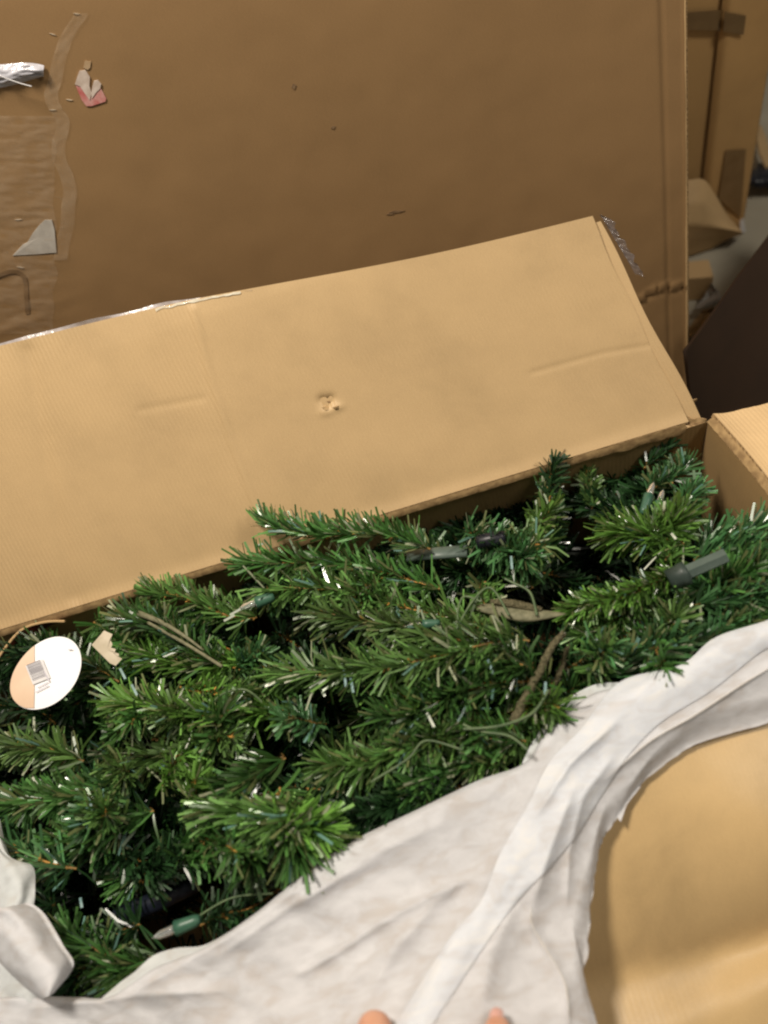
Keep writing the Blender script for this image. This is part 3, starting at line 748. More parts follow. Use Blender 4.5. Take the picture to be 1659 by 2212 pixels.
B((160, 1870), (-20, 1830), .345, .350, 110, .038, .9, width=.0013, col='b', singles=4)
# upper right
B((1010, 1150), (1140, 1210), .365, .385, 200, .036, 1.05, col='b', bias=(.1, .1, .15), singles=12)
B((1150, 1270), (1120, 1180), .350, .370, 160, .032, 1.0, col='g', singles=6)
B((1180, 1200), (1195, 1010), .325, .345, 170, .026, 1.0, col='d', bias=(.25, 0, .1), singles=8)
B((1170, 1180), (1178, 1060), .320, .330, 110, .026, 1.0, col='g', singles=0)
B((1480, 1170), (1335, 1150), .370, .375, 170, .042, .75, width=.0009, col='f', bias=(-.1, -.1, .1), singles=12)
B((1400, 1160), (1475, 1120), .372, .385, 150, .036, 1.0, width=.0010, col='f', singles=10)
B((1440, 1210), (1450, 1130), .36, .37, 120, .034, 1.1, width=.0010, col='l', singles=0)
B((1520, 1180), (1640, 1140), .345, .345, 190, .036, .9, col='b', bias=(-.2, 0, .1), singles=8)
B((1500, 1210), (1620, 1190), .345, .350, 190, .036, .9, col='b', bias=(0, .2, .1), singles=6)
B((1475, 1240), (1225, 1325), .385, .380, 420, .024, .95, width=.0008, col='f', sag=.006, singles=16)
B((1440, 1270), (1260, 1370), .370, .355, 300, .025, 1.0, width=.0008, col='l', singles=8)
B((1500, 1320), (1300, 1390), .345, .335, 240, .026, 1.0, width=.0009, col='o')
B((1540, 1260), (1680, 1230), .360, .360, 200, .038, 1.0, col='g', singles=4)
B((1500, 1300), (1690, 1300), .355, .350, 210, .036, 1.0, col='b', singles=4)
B((1560, 1350), (1700, 1330), .350, .340, 160, .034, 1.0, col='g', singles=2)
B((1310, 1460), (1480, 1380), .350, .360, 220, .036, .85, width=.0014, col='b', bias=(.1, .1, .1), singles=12)
B((1380, 1490), (1560, 1370), .335, .345, 200, .034, .9, width=.0013, col='b', singles=4)
B((1230, 1500), (1320, 1420), .335, .335, 160, .032, 1.0, col='g')
B((1280, 1100), (1265, 1010), .30, .31, 110, .022, 1.0, col='o')
B((1400, 1060), (1490, 1010), .315, .325, 120, .028, .9, col='b', singles=2)
B((1390, 1010), (1450, 960), .305, .31, 90, .026, .9, col='d')
B((1470, 1090), (1500, 1060), .31, .32, 90, .028, .9, col='b')
B((1150, 1230), (1330, 1290), .30, .29, 150, .030, .9, col='d')
# beside the tissue
B((900, 1720), (760, 1770), .34, .345, 180, .036, 1.0, col='d', singles=2)
B((1080, 1640), (880, 1700), .345, .350, 200, .034, 1.0, col='g', singles=4)
B((1200, 1560), (1020, 1640), .345, .350, 190, .032, 1.0, col='o', singles=4)
B((1000, 1700), (840, 1760), .34, .34, 180, .034, 1.0, col='d')
B((380, 1860), (520, 1800), .325, .33, 200, .036, 1.0, width=.0013, col='g')
B((300, 1900), (430, 1840), .315, .32, 190, .038, 1.0, col='d')
B((120, 1960), (20, 1900), .31, .31, 150, .036, 1.0, col='d')
B((430, 2010), (620, 1910), .30, .31, 170, .036, .8, col='d', singles=2)
B((280, 2110), (140, 2010), .315, .32, 190, .038, .9, col='g', singles=4)
B((350, 2060), (250, 2120), .31, .315, 170, .038, .9, col='g', singles=2)
B((300, 1990), (150, 2120), .30, .30, 150, .038, 1.0, col='d')
B((120, 1400), (10, 1420), .335, .34, 150, .034, 1.0, col='d')
B((250, 1470), (80, 1380), .325, .33, 160, .034, 1.0, col='g')
B((200, 1350), (330, 1400), .33, .33, 150, .034, 1.0, col='g')
B((500, 1290), (420, 1340), .33, .34, 140, .032, 1.0, col='g')
# row tucked against the far wall, its shade painted in with darker greens
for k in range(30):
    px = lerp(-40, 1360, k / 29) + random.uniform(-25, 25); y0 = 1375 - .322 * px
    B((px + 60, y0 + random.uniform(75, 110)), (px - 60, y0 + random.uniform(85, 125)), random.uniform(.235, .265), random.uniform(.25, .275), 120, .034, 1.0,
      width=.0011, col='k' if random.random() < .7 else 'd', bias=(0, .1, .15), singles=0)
HOL = [(1250, 1240, .075), (1080, 1080, .05), (860, 1150, .05), (1340, 1020, .06), (540, 1900, .05), (400, 1960, .06), (250, 1990, .055), (130, 1990, .05), (490, 1720 + 190, .05), (270, 1690, .03), (200, 1560, .035)]
HOL = [(atz(x, y, .30)[:2], r) for x, y, r in HOL]
def hollow(x, y): return any(math.hypot(x - c[0], y - c[1]) < r for c, r in HOL)
# loose sprigs lying across the others
for k in range(46):
    px = random.uniform(60, 1560); py = lerp(1470 - 0.31 * px, 2050 - 0.44 * px, random.random() ** .9)
    if (px - 1250) ** 2 / 120 ** 2 + (py - 1230) ** 2 / 120 ** 2 < 1 or py > 2060 - .42 * px - 60 and px < 800 or px > 1000 and py > 1560 - .60 * (px - 1130): continue
    if math.hypot(px - 110, py - 1450) < 190 or (px > 1280 and py < 1330) or math.hypot(px - 1120, py - 1330) < 110: continue
    a = random.uniform(-3.14, 3.14); L_ = random.uniform(55, 110)
    B((px, py), (px + L_ * math.cos(a), py + L_ * math.sin(a) * .8), .352, random.uniform(.365, .392), 75, random.uniform(.026, .034), 1.0,
      width=.0011, col=random.choice('globgf'), curl=.4, singles=0)
# the deeper layers that fill the carton, mostly dark green to paint their shade
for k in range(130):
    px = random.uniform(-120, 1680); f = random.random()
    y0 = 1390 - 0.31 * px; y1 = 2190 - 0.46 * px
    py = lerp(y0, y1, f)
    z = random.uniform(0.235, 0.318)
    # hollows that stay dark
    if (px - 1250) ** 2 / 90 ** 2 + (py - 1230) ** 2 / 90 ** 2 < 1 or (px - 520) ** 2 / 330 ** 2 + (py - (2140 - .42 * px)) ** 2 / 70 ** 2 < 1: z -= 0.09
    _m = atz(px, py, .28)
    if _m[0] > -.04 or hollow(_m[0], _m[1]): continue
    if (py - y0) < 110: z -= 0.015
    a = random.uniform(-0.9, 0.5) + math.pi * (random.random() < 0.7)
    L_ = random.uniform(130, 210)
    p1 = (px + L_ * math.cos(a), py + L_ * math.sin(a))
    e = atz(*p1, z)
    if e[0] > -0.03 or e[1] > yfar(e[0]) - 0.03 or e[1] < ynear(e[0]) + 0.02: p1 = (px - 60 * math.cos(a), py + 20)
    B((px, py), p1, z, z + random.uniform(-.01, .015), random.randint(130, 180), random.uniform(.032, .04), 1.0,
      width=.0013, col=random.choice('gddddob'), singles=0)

# the mass of branches deeper in the carton, shade painted into their colour
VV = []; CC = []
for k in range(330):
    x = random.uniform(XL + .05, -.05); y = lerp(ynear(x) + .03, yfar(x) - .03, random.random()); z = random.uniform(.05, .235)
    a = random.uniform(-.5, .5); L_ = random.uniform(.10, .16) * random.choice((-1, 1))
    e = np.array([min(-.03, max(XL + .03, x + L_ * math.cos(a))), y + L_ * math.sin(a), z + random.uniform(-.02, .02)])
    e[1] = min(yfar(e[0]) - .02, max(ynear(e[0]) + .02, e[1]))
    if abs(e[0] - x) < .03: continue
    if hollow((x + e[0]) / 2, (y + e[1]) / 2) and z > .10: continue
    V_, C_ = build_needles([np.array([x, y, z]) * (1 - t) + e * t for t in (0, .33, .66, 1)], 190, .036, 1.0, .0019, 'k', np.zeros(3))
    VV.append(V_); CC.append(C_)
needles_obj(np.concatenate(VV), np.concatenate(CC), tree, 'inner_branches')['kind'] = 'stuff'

# green wires winding through the branches
def wire(pts, zs, r, mt, parent, name):
    P3 = [atz(x, y, z) for (x, y), z in zip(pts, zs)]
    return tube(name, [cr(P3, k / 28) for k in range(29)], r, mt, parent, 7)
lights = tag(empty('light_string', (-0.6, -0.2, 0.3)), 'string of small clear bulbs in green sockets wound through the tree branches', 'string lights')
wire([(1185, 1490), (1150, 1540), (1080, 1568), (1000, 1575)], [.405] * 4, .0016, m_wire, lights, 'wire')
wire([(1140, 1620), (1100, 1590), (1040, 1580), (1000, 1565)], [.40] * 4, .0014, m_wire, lights, 'wire')
wire([(1000, 1620), (920, 1600), (880, 1640), (800, 1690)], [.395] * 4, .0012, m_wire, lights, 'wire')
wire([(1160, 1330), (1145, 1280), (1110, 1260), (1090, 1250)], [.41] * 4, .0016, m_wire, lights, 'wire')
wire([(1100, 1330), (1060, 1270), (1020, 1300), (980, 1370)], [.412] * 4, .0014, m_wire, lights, 'wire')
wire([(450, 1530), (480, 1500), (530, 1490), (570, 1520)], [.39, .40, .40, .385], .0014, m_wire, lights, 'wire')
wire([(1040, 1300), (1000, 1290), (990, 1340), (1030, 1350)], [.41] * 4, .0014, m_wire, lights, 'wire')
wire([(590, 1930), (500, 1940), (420, 1985)], [.335] * 3, .0013, m_wire, lights, 'wire')
wire([(480, 1440), (400, 1390), (320, 1345)], [.40] * 3, .0022, m_tape_wrap, tree, 'twig')
def bulb(p0, p1, z, sl=0.022, r=0.0052, gl_=0.018):
    a = atz(*p0, z); b = atz(*p1, z); d = (b - a) / np.linalg.norm(b - a)
    s = tube('bulb_socket', [a, a + d * sl * .2, a + d * sl * .7, a + d * sl * .98, a + d * sl], [r * .6, r * .85, r, r * 1.12, r * .7], m_socket, lights, 14)
    tube('bulb', [a + d * sl * .9, a + d * (sl + gl_ * .3), a + d * (sl + gl_ * .8), a + d * (sl + gl_ * 1.0), a + d * (sl + gl_ * 1.25)], [r * .62, r * .66, r * .6, r * .35, r * .06], m_glass, s, 14)
bulb((1388, 1110), (1420, 1020), .36, .030, .0062)
bulb((1418, 1105), (1432, 1060), .352, .014, .0058)
bulb((432, 1985), (350, 2018), .35, .028, .0075, .022)
bulb((592, 1288), (478, 1330), .40, .024, .0075, .020)
bulb((950, 1345), (890, 1352), .405, .020, .0055)

# pole sections and fittings of the tree
a = atz(1470, 1243, .395); b = atz(1568, 1200, .405); d = (b - a) / np.linalg.norm(b - a)
col_ = tube('hinge_collar', [a - d * .014, a - d * .001, a + d * .0005, a + d * .008], [.0125, .0125, .0135, .0135], m_collar, tree, 20)
tube('hinge_peg', [a + d * .008, b], [.0088, .0088], m_peg, tree, 6)
a = atz(880, 1200, .362); b = atz(1010, 1190, .368)
tube('pole_section', [a, b], [.010, .010], m_peg, tree, 18, flat=.55)
a = atz(1030, 1172, .385); b = atz(1092, 1160, .388)
tube('pole_cap', [a, lerp(a, b, .1), lerp(a, b, .9), b], [.007, .0095, .0095, .007], m_black, tree, 18)
a = atz(255, 1985, .265); b = atz(430, 1905, .275)
tube('pole_section', [a, lerp(a, b, .5), b], [.013, .012, .010], m_navy, tree, 18)
# bare fuzzy twigs and the wrapped stem
def twig(pts, zs, r):
    P3 = [atz(x, y, z) for (x, y), z in zip(pts, zs)]
    path = [cr(P3, k / 24) + rng.normal(0, r * .12, 3) for k in range(25)]
    o = tube('twig', path, [r * (1.1 - .45 * k / 24) for k in range(25)], m_twig, tree, 9)
    V2, C4 = build_needles(np.array(path), 150, .006, 1.3, .0005, 'o', np.zeros(3), .5)
    C4[:, :3] = np.array([.22, .19, .12]) * (0.6 + .6 * rng.random((150, 1)))
    nd = needles_obj(V2, C4, o, 'twig_fuzz'); nd['kind'] = 'stuff'
twig([(1110, 1560), (1150, 1480), (1190, 1400), (1215, 1370)], [.385, .395, .40, .40], .0050)
twig([(1185, 1500), (1210, 1450), (1225, 1400)], [.37, .37, .37], .0032)
P3 = [atz(1030, 1312, .398), atz(1080, 1318, .40), atz(1130, 1328, .402), atz(1180, 1328, .402), atz(1222, 1326, .402)]
tube('wrapped_stem', [cr(P3, k / 16) for k in range(17)], [.004, .0055, .007, .0082, .009, .0096, .010, .010, .0098, .0092, .0085, .0072, .006, .0048, .0034, .002, .0008], m_tape_wrap, tree, 14, flat=.5)
P3 = [atz(1060, 1300, .405), atz(1110, 1305, .406), atz(1170, 1318, .404)]
tube('wrapped_stem', [cr(P3, k / 10) for k in range(11)], [.003 + .002 * math.sin(k * .3) for k in range(11)], m_twig, tree, 8)
P3 = [atz(300, 1325, .40), atz(350, 1345, .402), atz(400, 1375, .40), atz(440, 1405, .39)]
tube('wrapped_stem', [cr(P3, k / 14) for k in range(15)], [.004 - .0002 * k for k in range(15)], m_tape_wrap, tree, 10)

# pale strips that paint the silver and blue glints of glossy needles
m_glint = noisy('needle_glint', (0.42, 0.46, 0.40), (0.58, 0.62, 0.52), 80, 0.16, 0.8, .05)
m_glintb = noisy('blue_needle_glint', (0.16, 0.27, 0.27), (0.26, 0.38, 0.38), 80, 0.18, 0.8, .05)
ss = [(1108, 1395, 1.25, 30, 0), (1060, 1440, 1.2, 34, 1), (930, 1555, 1.1, 34, 0), (745, 1465, 1.45, 40, 1), (760, 1478, 1.4, 36, 1),
      (1178, 1490, 1.6, 34, 1), (495, 1335, -.5, 26, 0), (508, 1322, -.5, 26, 0), (265, 1455, 1.1, 26, 1), (290, 1490, 1.1, 26, 1),
      (720, 1145, 1.2, 26, 0), (560, 1177, -.3, 18, 0), (195, 1735, 1.2, 30, 1), (175, 1950, 1.4, 22, 1), (1105, 1215, 1.5, 28, 1),
      (1455, 1158, .9, 16, 0), (1328, 1272, .8, 14, 0), (1625, 1385, -.9, 26, 1), (600, 1740, 1.5, 40, 0)]
for k, (x, y, an, L_, c_) in enumerate(ss):
    z = .400 if y < 1680 else .385
    if x > 1600: z = .36
    if x < 250 and y > 1850: z = .33
    dx, dy = L_ * math.cos(an) / 2, L_ * math.sin(an) / 2
    a = atz(x - dx, y - dy, z); b = atz(x + dx, y + dy, z + .004); d = (b - a) / np.linalg.norm(b - a)
    w = np.cross(d, CAM - a); w /= np.linalg.norm(w); w *= .0014
    nn = np.cross(w, d); nn /= np.linalg.norm(nn)
    V = [a - w, a + w, (a + b) / 2 + w + nn * .0010, (a + b) / 2 - w + nn * .0010, b + w, b - w]
    meshobj('needle_glint_strip', V, [(0, 1, 2, 3), (3, 2, 4, 5)], m_glintb if c_ else m_glint, tree, False)

# ------------------------------------------------------------------ oval tag and paper scrap on the tree
tc_ = atz(101, 1454, .395)
e1 = atz(99 + 52, 1454 - 72, .395) - tc_; 
vdir = CAM - tc_; vdir /= np.linalg.norm(vdir)
e1 = e1 / np.linalg.norm(e1); nrm = vdir * .85 + np.array([0.1, 0.1, .5]); nrm /= np.linalg.norm(nrm)
e1 = e1 - nrm * (e1 @ nrm); e1 /= np.linalg.norm(e1); e2 = np.cross(nrm, e1)
dist = np.linalg.norm(CAM - tc_); k_ = dist / 1659
ra, rb = 75 * k_, 57 * k_
tagc = tag(empty('oval_tag', tc_.tolist()), 'white oval card tag with beige side and printed barcode resting on the branches', 'tag')
def tp2(a, b, h=0): return tc_ + e1 * a + e2 * b + nrm * (h + 0.10 * a * a / ra)
nseg = 72
ring = [(ra * math.cos(2 * math.pi * i / nseg), rb * math.sin(2 * math.pi * i / nseg)) for i in range(nseg)]
# split line of the beige side, along image vertical
def lateral(a, b):
    p = tp2(a, b) - CAM; c = M.T @ p; return 829.5 + FPX * c[0] / c[2], 1106 + FPX * c[1] / c[2]
def disc(name, keep, mt, h, th):
    V = []; F = []; rr = 14
    for j in range(rr + 1):
        for i in range(nseg): V.append(tp2(ring[i][0] * j / rr, ring[i][1] * j / rr, h))
    for j in range(rr):
        for i in range(nseg):
            f = (j * nseg + i, j * nseg + (i + 1) % nseg, (j + 1) * nseg + (i + 1) % nseg, (j + 1) * nseg + i)
            cxx = np.mean([lateral(*(np.array(ring[g % nseg]) * (g // nseg) / rr))[0] for g in f])
            if keep(cxx): F.append(f)
    return meshobj(name, V, F, mt, tagc, True)
disc('card', lambda x: True, m_tag, 0.0, 0)
# beige side as a clipped sheet
def beige(u, v):
    # rows along the image vertical between the ellipse's left boundary and the line x = 75
    best = None
    py = lerp(1385, 1531, v)
    # outline of the oval to the left at that height, solved numerically
    lo = None
    for xx in BX[int(round(v * 48))]: lo = xx
    x = lerp(lo, max(lo, 74.5), u)
    p0 = tc_; return onplane_curved(x, py)
def onplane_curved(x, y):
    p = onplane(x, y, tc_ + nrm * .0012, nrm)
    a = (p - tc_) @ e1
    return p + nrm * (0.10 * a * a / ra)
poly = [lateral(*r) for r in ring]
BX = []
for j in range(49):
    py = lerp(1385, 1531, j / 48); xs = []
    for i in range(nseg):
        (x0, y0), (x1, y1) = poly[i], poly[(i + 1) % nseg]
        if (y0 - py) * (y1 - py) < 0: xs.append(x0 + (x1 - x0) * (py - y0) / (y1 - y0))
    BX.append([min(xs)] if xs else [74.5])
sheet('beige_side', 12, 48, beige, 0.0006, m_tagb, tagc)
# barcode and small print
def tq(name, x, y, w, h, an, mt, lift=.0022):
    ca, sa = math.cos(an), math.sin(an)
    pts = [(x + ca * sx * w / 2 - sa * sy * h / 2, y + sa * sx * w / 2 + ca * sy * h / 2) for sx, sy in ((-1, -1), (1, -1), (1, 1), (-1, 1))]
    V = [onplane_curved(*p) + nrm * (lift - .0012) for p in pts]
    return meshobj(name, V, [(0, 1, 2, 3)], mt, tagc, False)
random.seed(5)
tq('barcode_panel', 82, 1452, 40, 44, -.38, m_white, .0019)
for k in range(13):
    o = (k - 6) * 3.0
    tq('barcode_bar', 79 - math.sin(-.38) * o * 1.0, 1449 + math.cos(-.38) * o, 31, random.choice((.8, 1.1, 1.6)), -.38, m_ink)
for k, (x, y, w) in enumerate(((101, 1462, 3.2), (93, 1480, 26), (95, 1487, 24), (84, 1493, 14), (153, 1405, 9))):
    tq('print_line', x, y, w if k else 3, 2.0 if k else 26, -.5 if k < 4 else 0, m_lgrey)
# beige zigzag scrap of paper
zz = [(225, 1362), (243, 1370), (237, 1381), (243, 1391), (240, 1399), (250, 1402), (247, 1411), (257, 1412), (256, 1420), (264, 1423), (250, 1438), (238, 1433), (198, 1393)]
cz = atz(232, 1402, .405); nzv = CAM - cz; nzv /= np.linalg.norm(nzv); nzv = nzv + np.array([.3, .2, .2]); nzv /= np.linalg.norm(nzv)
V = [onplane(x, y, cz, nzv) for x, y in zz]; V2 = [p - nzv * .0012 for p in V]; n = len(V)
o = meshobj('paper_label', V + V2 + [cz], [(i, (i + 1) % n, 2 * n) for i in range(n)] + [(i, n + i, n + (i + 1) % n, (i + 1) % n) for i in range(n)], m_paper, None, False)
tag(o, 'torn beige paper label with zigzag edge among the needles right of the oval tag', 'label')

# ------------------------------------------------------------------ white tissue draped over the near side
T_ = [(-90, 2160), (30, 2150), (150, 2152), (230, 2150), (330, 2085), (430, 2045), (540, 1972), (640, 1892), (750, 1815), (900, 1742), (1030, 1680),
      (1130, 1642), (1180, 1575), (1270, 1496), (1350, 1474), (1470, 1437), (1545, 1378), (1600, 1352), (1662, 1340), (1780, 1290)]
B_pts = [(-90, 2420), (40, 2440), (190, 2450), (330, 2450), (480, 2450), (620, 2450), (770, 2450), (900, 2450), (1030, 2450), (1150, 2420), (1290, 2330),
         (1283, 2196), (1262, 2128), (1275, 1985), (1294, 1836), (1330, 1772), (1392, 1690), (1500, 1610), (1662, 1560), (1780, 1510)]
ridges = [  # polyline, height, width, one-sided softness
    ([(1700, 1345), (1560, 1400), (1420, 1470), (1290, 1550), (1180, 1660), (1105, 1790), (1050, 1900), (985, 2030), (870, 2240)], .0301, 66),
    ([(1700, 1420), (1600, 1480), (1500, 1545), (1400, 1604), (1300, 1690)], .006, 9),
    ([(1148, 1960), (1150, 2000), (1185, 2060), (1222, 2130), (1228, 2215)], .008, 12),
    ([(1030, 1893), (930, 1935), (830, 1989), (740, 2050), (640, 2110)], .010, 11),
    ([(1000, 1900), (930, 1960), (850, 2060), (800, 2150)], .008, 20),
    ([(1330, 1560), (1230, 1650), (1160, 1760)], .010, 14),
    ([(700, 1880), (560, 1980), (400, 2080), (260, 2160)], .010, 34),
    ([(950, 1780), (780, 1860), (640, 1960)], .009, 30),
    ([(1240, 1700), (1190, 1830), (1150, 1960)], .012, 30),
    ([(1320, 1640), (1260, 1720), (1230, 1840), (1225, 1950)], .007, 16),
    ([(1110, 1960), (1060, 2060), (1040, 2180)], .008, 22),
    ([(900, 2000), (760, 2120), (700, 2210)], .008, 26),
    ([(820, 1850), (640, 1950), (480, 2060)], .006, 14),
    ([(60, 2180), (300, 2150), (500, 2140)], .008, 22),
]
def tis_h(px, py):
    h = 0.018
    for pts, a, w in ridges:
        dd, sg, t = segdist(px, py, pts)
        taper = min(1, t * 5 + .25) * min(1, (1 - t) * 5 + .25)
        if a == .0301:
            ww = 26 if sg > 0 else 62
            h += 0.011 * math.exp(-(max(0, dd - (0 if sg > 0 else 70)) / ww) ** 2)
        else: h += a * math.exp(-(dd / w)) * taper
    c, s = math.cos(-.55), math.sin(-.55); xr, yr = px * c - py * s, px * s + py * c
    sm = 1 - .75 * sstep(1000, 1250, px)
    h += (.007 * nz(xr / 330, yr / 95, 3) + .0020 * nz(xr / 130, yr / 38, 7) + .0007 * nz(xr / 35, yr / 14, 9)) * sm + .0007 * nz(xr / 22, yr / 13, 5)
    h += 0.10 * math.exp(-((px - 960) / 330) ** 2 - ((py - 2420) / 260) ** 2)
    return h
def tis_pt(px, py, extra=0.0):
    z = RIM + .01
    h = tis_h(px, py) + extra
    for _ in range(8):
        p = atz(px, py, z); s = max(0.0, ynear(p[0]) - p[1])
        target = RIM + .004 - s * NS * .8 + h + .010 * sstep(0, .05, p[1] - ynear(p[0]))
        z = lerp(z, target, .7)
    return atz(px, py, z)
tissue = tag(empty('packing_tissue', (-0.5, -0.42, .35)), 'crumpled white foam tissue sheet draped over the near side of the open carton', 'tissue')
def tis(u, v):
    a = cr(T_, u); b = cr(B_pts, u)
    if v < .04:     # the sheet's upper edge turns down among the branches
        p = tis_pt(*(a + (b - a) * .04 * .9))
        f = (0.04 - v) / .04
        q_ = tis_pt(*a); q_ = q_ + np.array([0, .004, -.012]) * 0
        return p * (1 - f) + q_ * f + np.array([0, .0, -.010 * f * f])
    vv = (v - .04) / .96 * (1 - .036) + .036
    p = a + (b - a) * vv
    ex = -.012 * sstep(.72, 1, v) * sstep(.45, .55, u)
    if v > .9 and u > .5:                                     # torn edge
        p = p + np.array([9 * nz(u * 60, 0, 1) + 6 * nz(u * 160, 0, 4), 7 * nz(u * 50, 2, 1)]) * (v - .9) / .1
    return tis_pt(p[0], p[1], ex)
sheet('sheet', 260, 110, tis, .0008, m_tissue, tissue)
# the doubled, rolled-over part of the sheet
LB = [(1780, 1288), (1662, 1338), (1545, 1377), (1470, 1436), (1339, 1473), (1254, 1576), (1189, 1644), (1140, 1739), (1080, 1844), (1040, 1944), (970, 2029), (880, 2169), (820, 2280)]
RB = [(1780, 1352), (1659, 1399), (1590, 1450), (1530, 1496), (1425, 1562), (1352, 1636), (1305, 1712), (1246, 1800), (1180, 1880), (1122, 1940), (1058, 2026), (945, 2196), (885, 2300)]
def roll(u, v):
    a = cr(LB, v); b = cr(RB, v)
    w = 6 * nz(v * 9, 0, 3)
    p = a + (b - a) * u + np.array([w, -w * .4]) * u
    prof = math.sin(math.pi * min(1, max(0, u * .93 + .035))) ** .55
    return tis_pt(p[0], p[1], .0007 + .0085 * prof * (1 - .45 * u) + .0016 * nz(u * 2.2, v * 9, 2) * prof)
sheet('rolled_fold', 30, 160, roll, .0008, m_tissue3, tissue)
# bright rounded edges of the sharp folds
m_fold = tissue_mat('tissue_fold_edge', (0.90, 0.885, 0.86), 0.0)
for pts in (ridges[1][0], ridges[2][0]):
    path = [cr(pts, k / 26) for k in range(27)]
    tube('fold_edge', [tis_pt(x, y, .0006) for x, y in path], [.0001 + .0007 * math.sin(math.pi * min(1, (k + .5) / 27)) ** .5 for k in range(27)], m_fold, tissue, 7)
# torn point on the right edge
def nib(u, v):
    a = polyline([(1325, 1725), (1325, 1752), (1338, 1772)], v); b = polyline([(1385, 1698), (1354, 1738), (1341, 1775)], v)
    p_ = a * (1 - u) + b * u; return tis_pt(p_[0], p_[1], -.0115)
sheet('torn_point', 6, 10, nib, .0006, m_tissue, tissue)
# thin second ply seen behind the upper edge
def ply1(u, v):
    a = cr([(1128, 1648), (1158, 1590), (1215, 1520), (1275, 1482), (1330, 1474), (1370, 1478)], u); b = cr([(1150, 1660), (1200, 1620), (1255, 1570), (1300, 1530), (1345, 1500), (1375, 1490)], u)
    p_ = a * (1 - v) + b * v; return tis_pt(p_[0], p_[1], -.012 + .004 * v)
sheet('thin_ply', 24, 10, ply1, .0006, m_tissue2, tissue)
def ply2(u, v):
    a = cr([(215, 2160), (262, 2120), (290, 2100), (330, 2065), (380, 2048), (440, 2042), (500, 2010)], u); b = cr([(250, 2172), (300, 2140), (340, 2110), (380, 2085), (420, 2065), (460, 2050), (510, 2020)], u)
    p_ = a * (1 - v) + b * v; return tis_pt(p_[0], p_[1], -.010 + .004 * v)
sheet('thin_ply', 30, 8, ply2, .0006, m_tissue2, tissue)

# rolled strip of the same tissue at the left
ltis = tag(empty('tissue_strip', (-1.0, -0.4, .36)), 'folded strip of white foam tissue at the left edge of the open carton', 'tissue')
def ls1(u, v):
    a = cr([(-90, 1700), (-60, 1780), (-40, 1880), (-30, 1960), (-30, 1975)], v); b = cr([(0, 1770), (22, 1850), (70, 1870), (76, 1920), (72, 1968)], v)
    p_ = a * (1 - u) + b * u
    return atz(p_[0], p_[1], .365 + .018 * math.sin(math.pi * u) + .006 * nz(u * 5, v * 4, 2))
sheet('upper_fold', 20, 30, ls1, .0008, m_tissue2, ltis)
def ls2(u, v):
    a = cr([(-70, 1975), (-50, 2010), (0, 2080), (50, 2130), (90, 2160)], v); b = cr([(60, 1950), (92, 1970), (135, 2040), (158, 2085), (118, 2144)], v)
    p_ = a * (1 - u) + b * u
    return atz(p_[0], p_[1], .380 + .030 * math.sin(math.pi * min(1, u * 1.05)) ** .7 + .005 * nz(u * 4, v * 5, 6))
sheet('lower_fold', 26, 34, ls2, .0008, m_tissue, ltis)
def ls3(u, v):
    p_ = np.array([lerp(-90, 110, u), lerp(2020, 2180, v)])
    return atz(p_[0], p_[1], .352 + .012 * math.sin(u * 7 + v * 3) + .01 * nz(u * 5, v * 5, 9))
sheet('under_fold', 24, 20, ls3, .0008, m_tissue2, ltis)

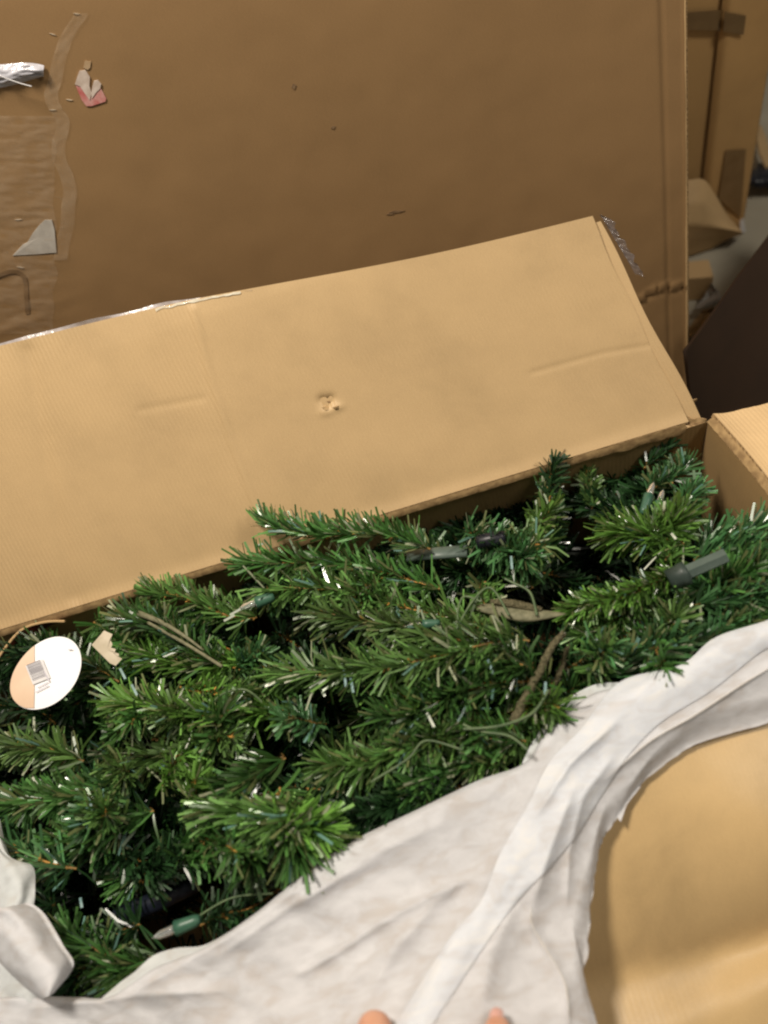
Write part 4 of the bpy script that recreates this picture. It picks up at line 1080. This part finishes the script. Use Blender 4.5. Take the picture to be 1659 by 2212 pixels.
# ------------------------------------------------------------------ the hand holding the tissue
def hand():
    root = tag(empty('hand', tis_pt(960, 2440, .06).tolist()), 'hand reaching in from below, its fingertips pressing on the white tissue', 'hand')
    zt = tis_pt(930, 2230)
    def H(px, py, up):      # a point `up` metres above the tissue along the view
        p = tis_pt(px, py); return p + np.array([0, 0, up])
    wrist = H(930, 3050, .04); palm = H(960, 2700, .035)
    chains = []
    # thumb
    chains.append(([palm * .6 + wrist * .4 + np.array([-.01, 0, 0]), H(850, 2560, .03), H(815, 2340, .024), H(820, 2190, .014)], [.020, .0195, .0190, .0180]))
    # index, middle, ring, little finger
    chains.append(([palm, H(1020, 2560, .042), H(1070, 2440, .045), H(1086, 2290, .030), H(1078, 2206, .012)], [.022, .0155, .0150, .0140, .0130]))
    chains.append(([palm, H(1120, 2590, .042), H(1190, 2480, .048), H(1215, 2370, .035), H(1215, 2270, .012)], [.022, .0125, .0112, .0102, .0088]))
    chains.append(([palm, H(1190, 2650, .038), H(1270, 2560, .045), H(1300, 2460, .034), H(1300, 2370, .014)], [.022, .0120, .0108, .0098, .0084]))
    chains.append(([palm, H(1220, 2740, .032), H(1310, 2670, .038), H(1350, 2590, .03), H(1360, 2520, .016)], [.022, .0108, .0096, .0088, .0076]))
    V = [palm, wrist, wrist + (wrist - palm) * 1.1]; R = [.030, .026, .030]; E = [(0, 1), (1, 2)]
    for pts, rs in chains:
        if pts[0] is palm: prev = 0; st = 1
        else: prev = 0; st = 1
        for p, r in list(zip(pts, rs))[st:]:
            V.append(p); R.append(r); E.append((prev, len(V) - 1)); prev = len(V) - 1
    me = bpy.data.meshes.new('hand_skin'); rl = np.array(root.location)
    me.from_pydata([(np.array(v) - rl).tolist() for v in V], E, []); me.materials.append(m_skin)
    o = bpy.data.objects.new('hand_skin', me); link(o, root)
    md = o.modifiers.new('skin', 'SKIN'); md.use_smooth_shade = True
    for i, r in enumerate(R): me.skin_vertices[0].data[i].radius = (r, r)
    me.skin_vertices[0].data[0].use_root = True
    s = o.modifiers.new('sub', 'SUBSURF'); s.levels = 2; s.render_levels = 3
    # nail of the index finger
    tip = V[7 + 0] if False else chains[1][0][4]; pre = chains[1][0][3]
    d = (tip - pre) / np.linalg.norm(tip - pre); side = np.cross(d, (0, 0, 1)); side /= np.linalg.norm(side); up = np.cross(side, d)
    def nail(u, v):
        a_ = (u - .5) * 1.7; return tip + d * lerp(-.008, .0055, v) + side * math.sin(a_) * .0085 * (1 - .25 * (v - .5) ** 2) + up * (math.cos(a_) * .0118 - .0004 - .003 * v * v)
    sheet('nail', 8, 8, nail, .0005, m_nail, root)
hand()
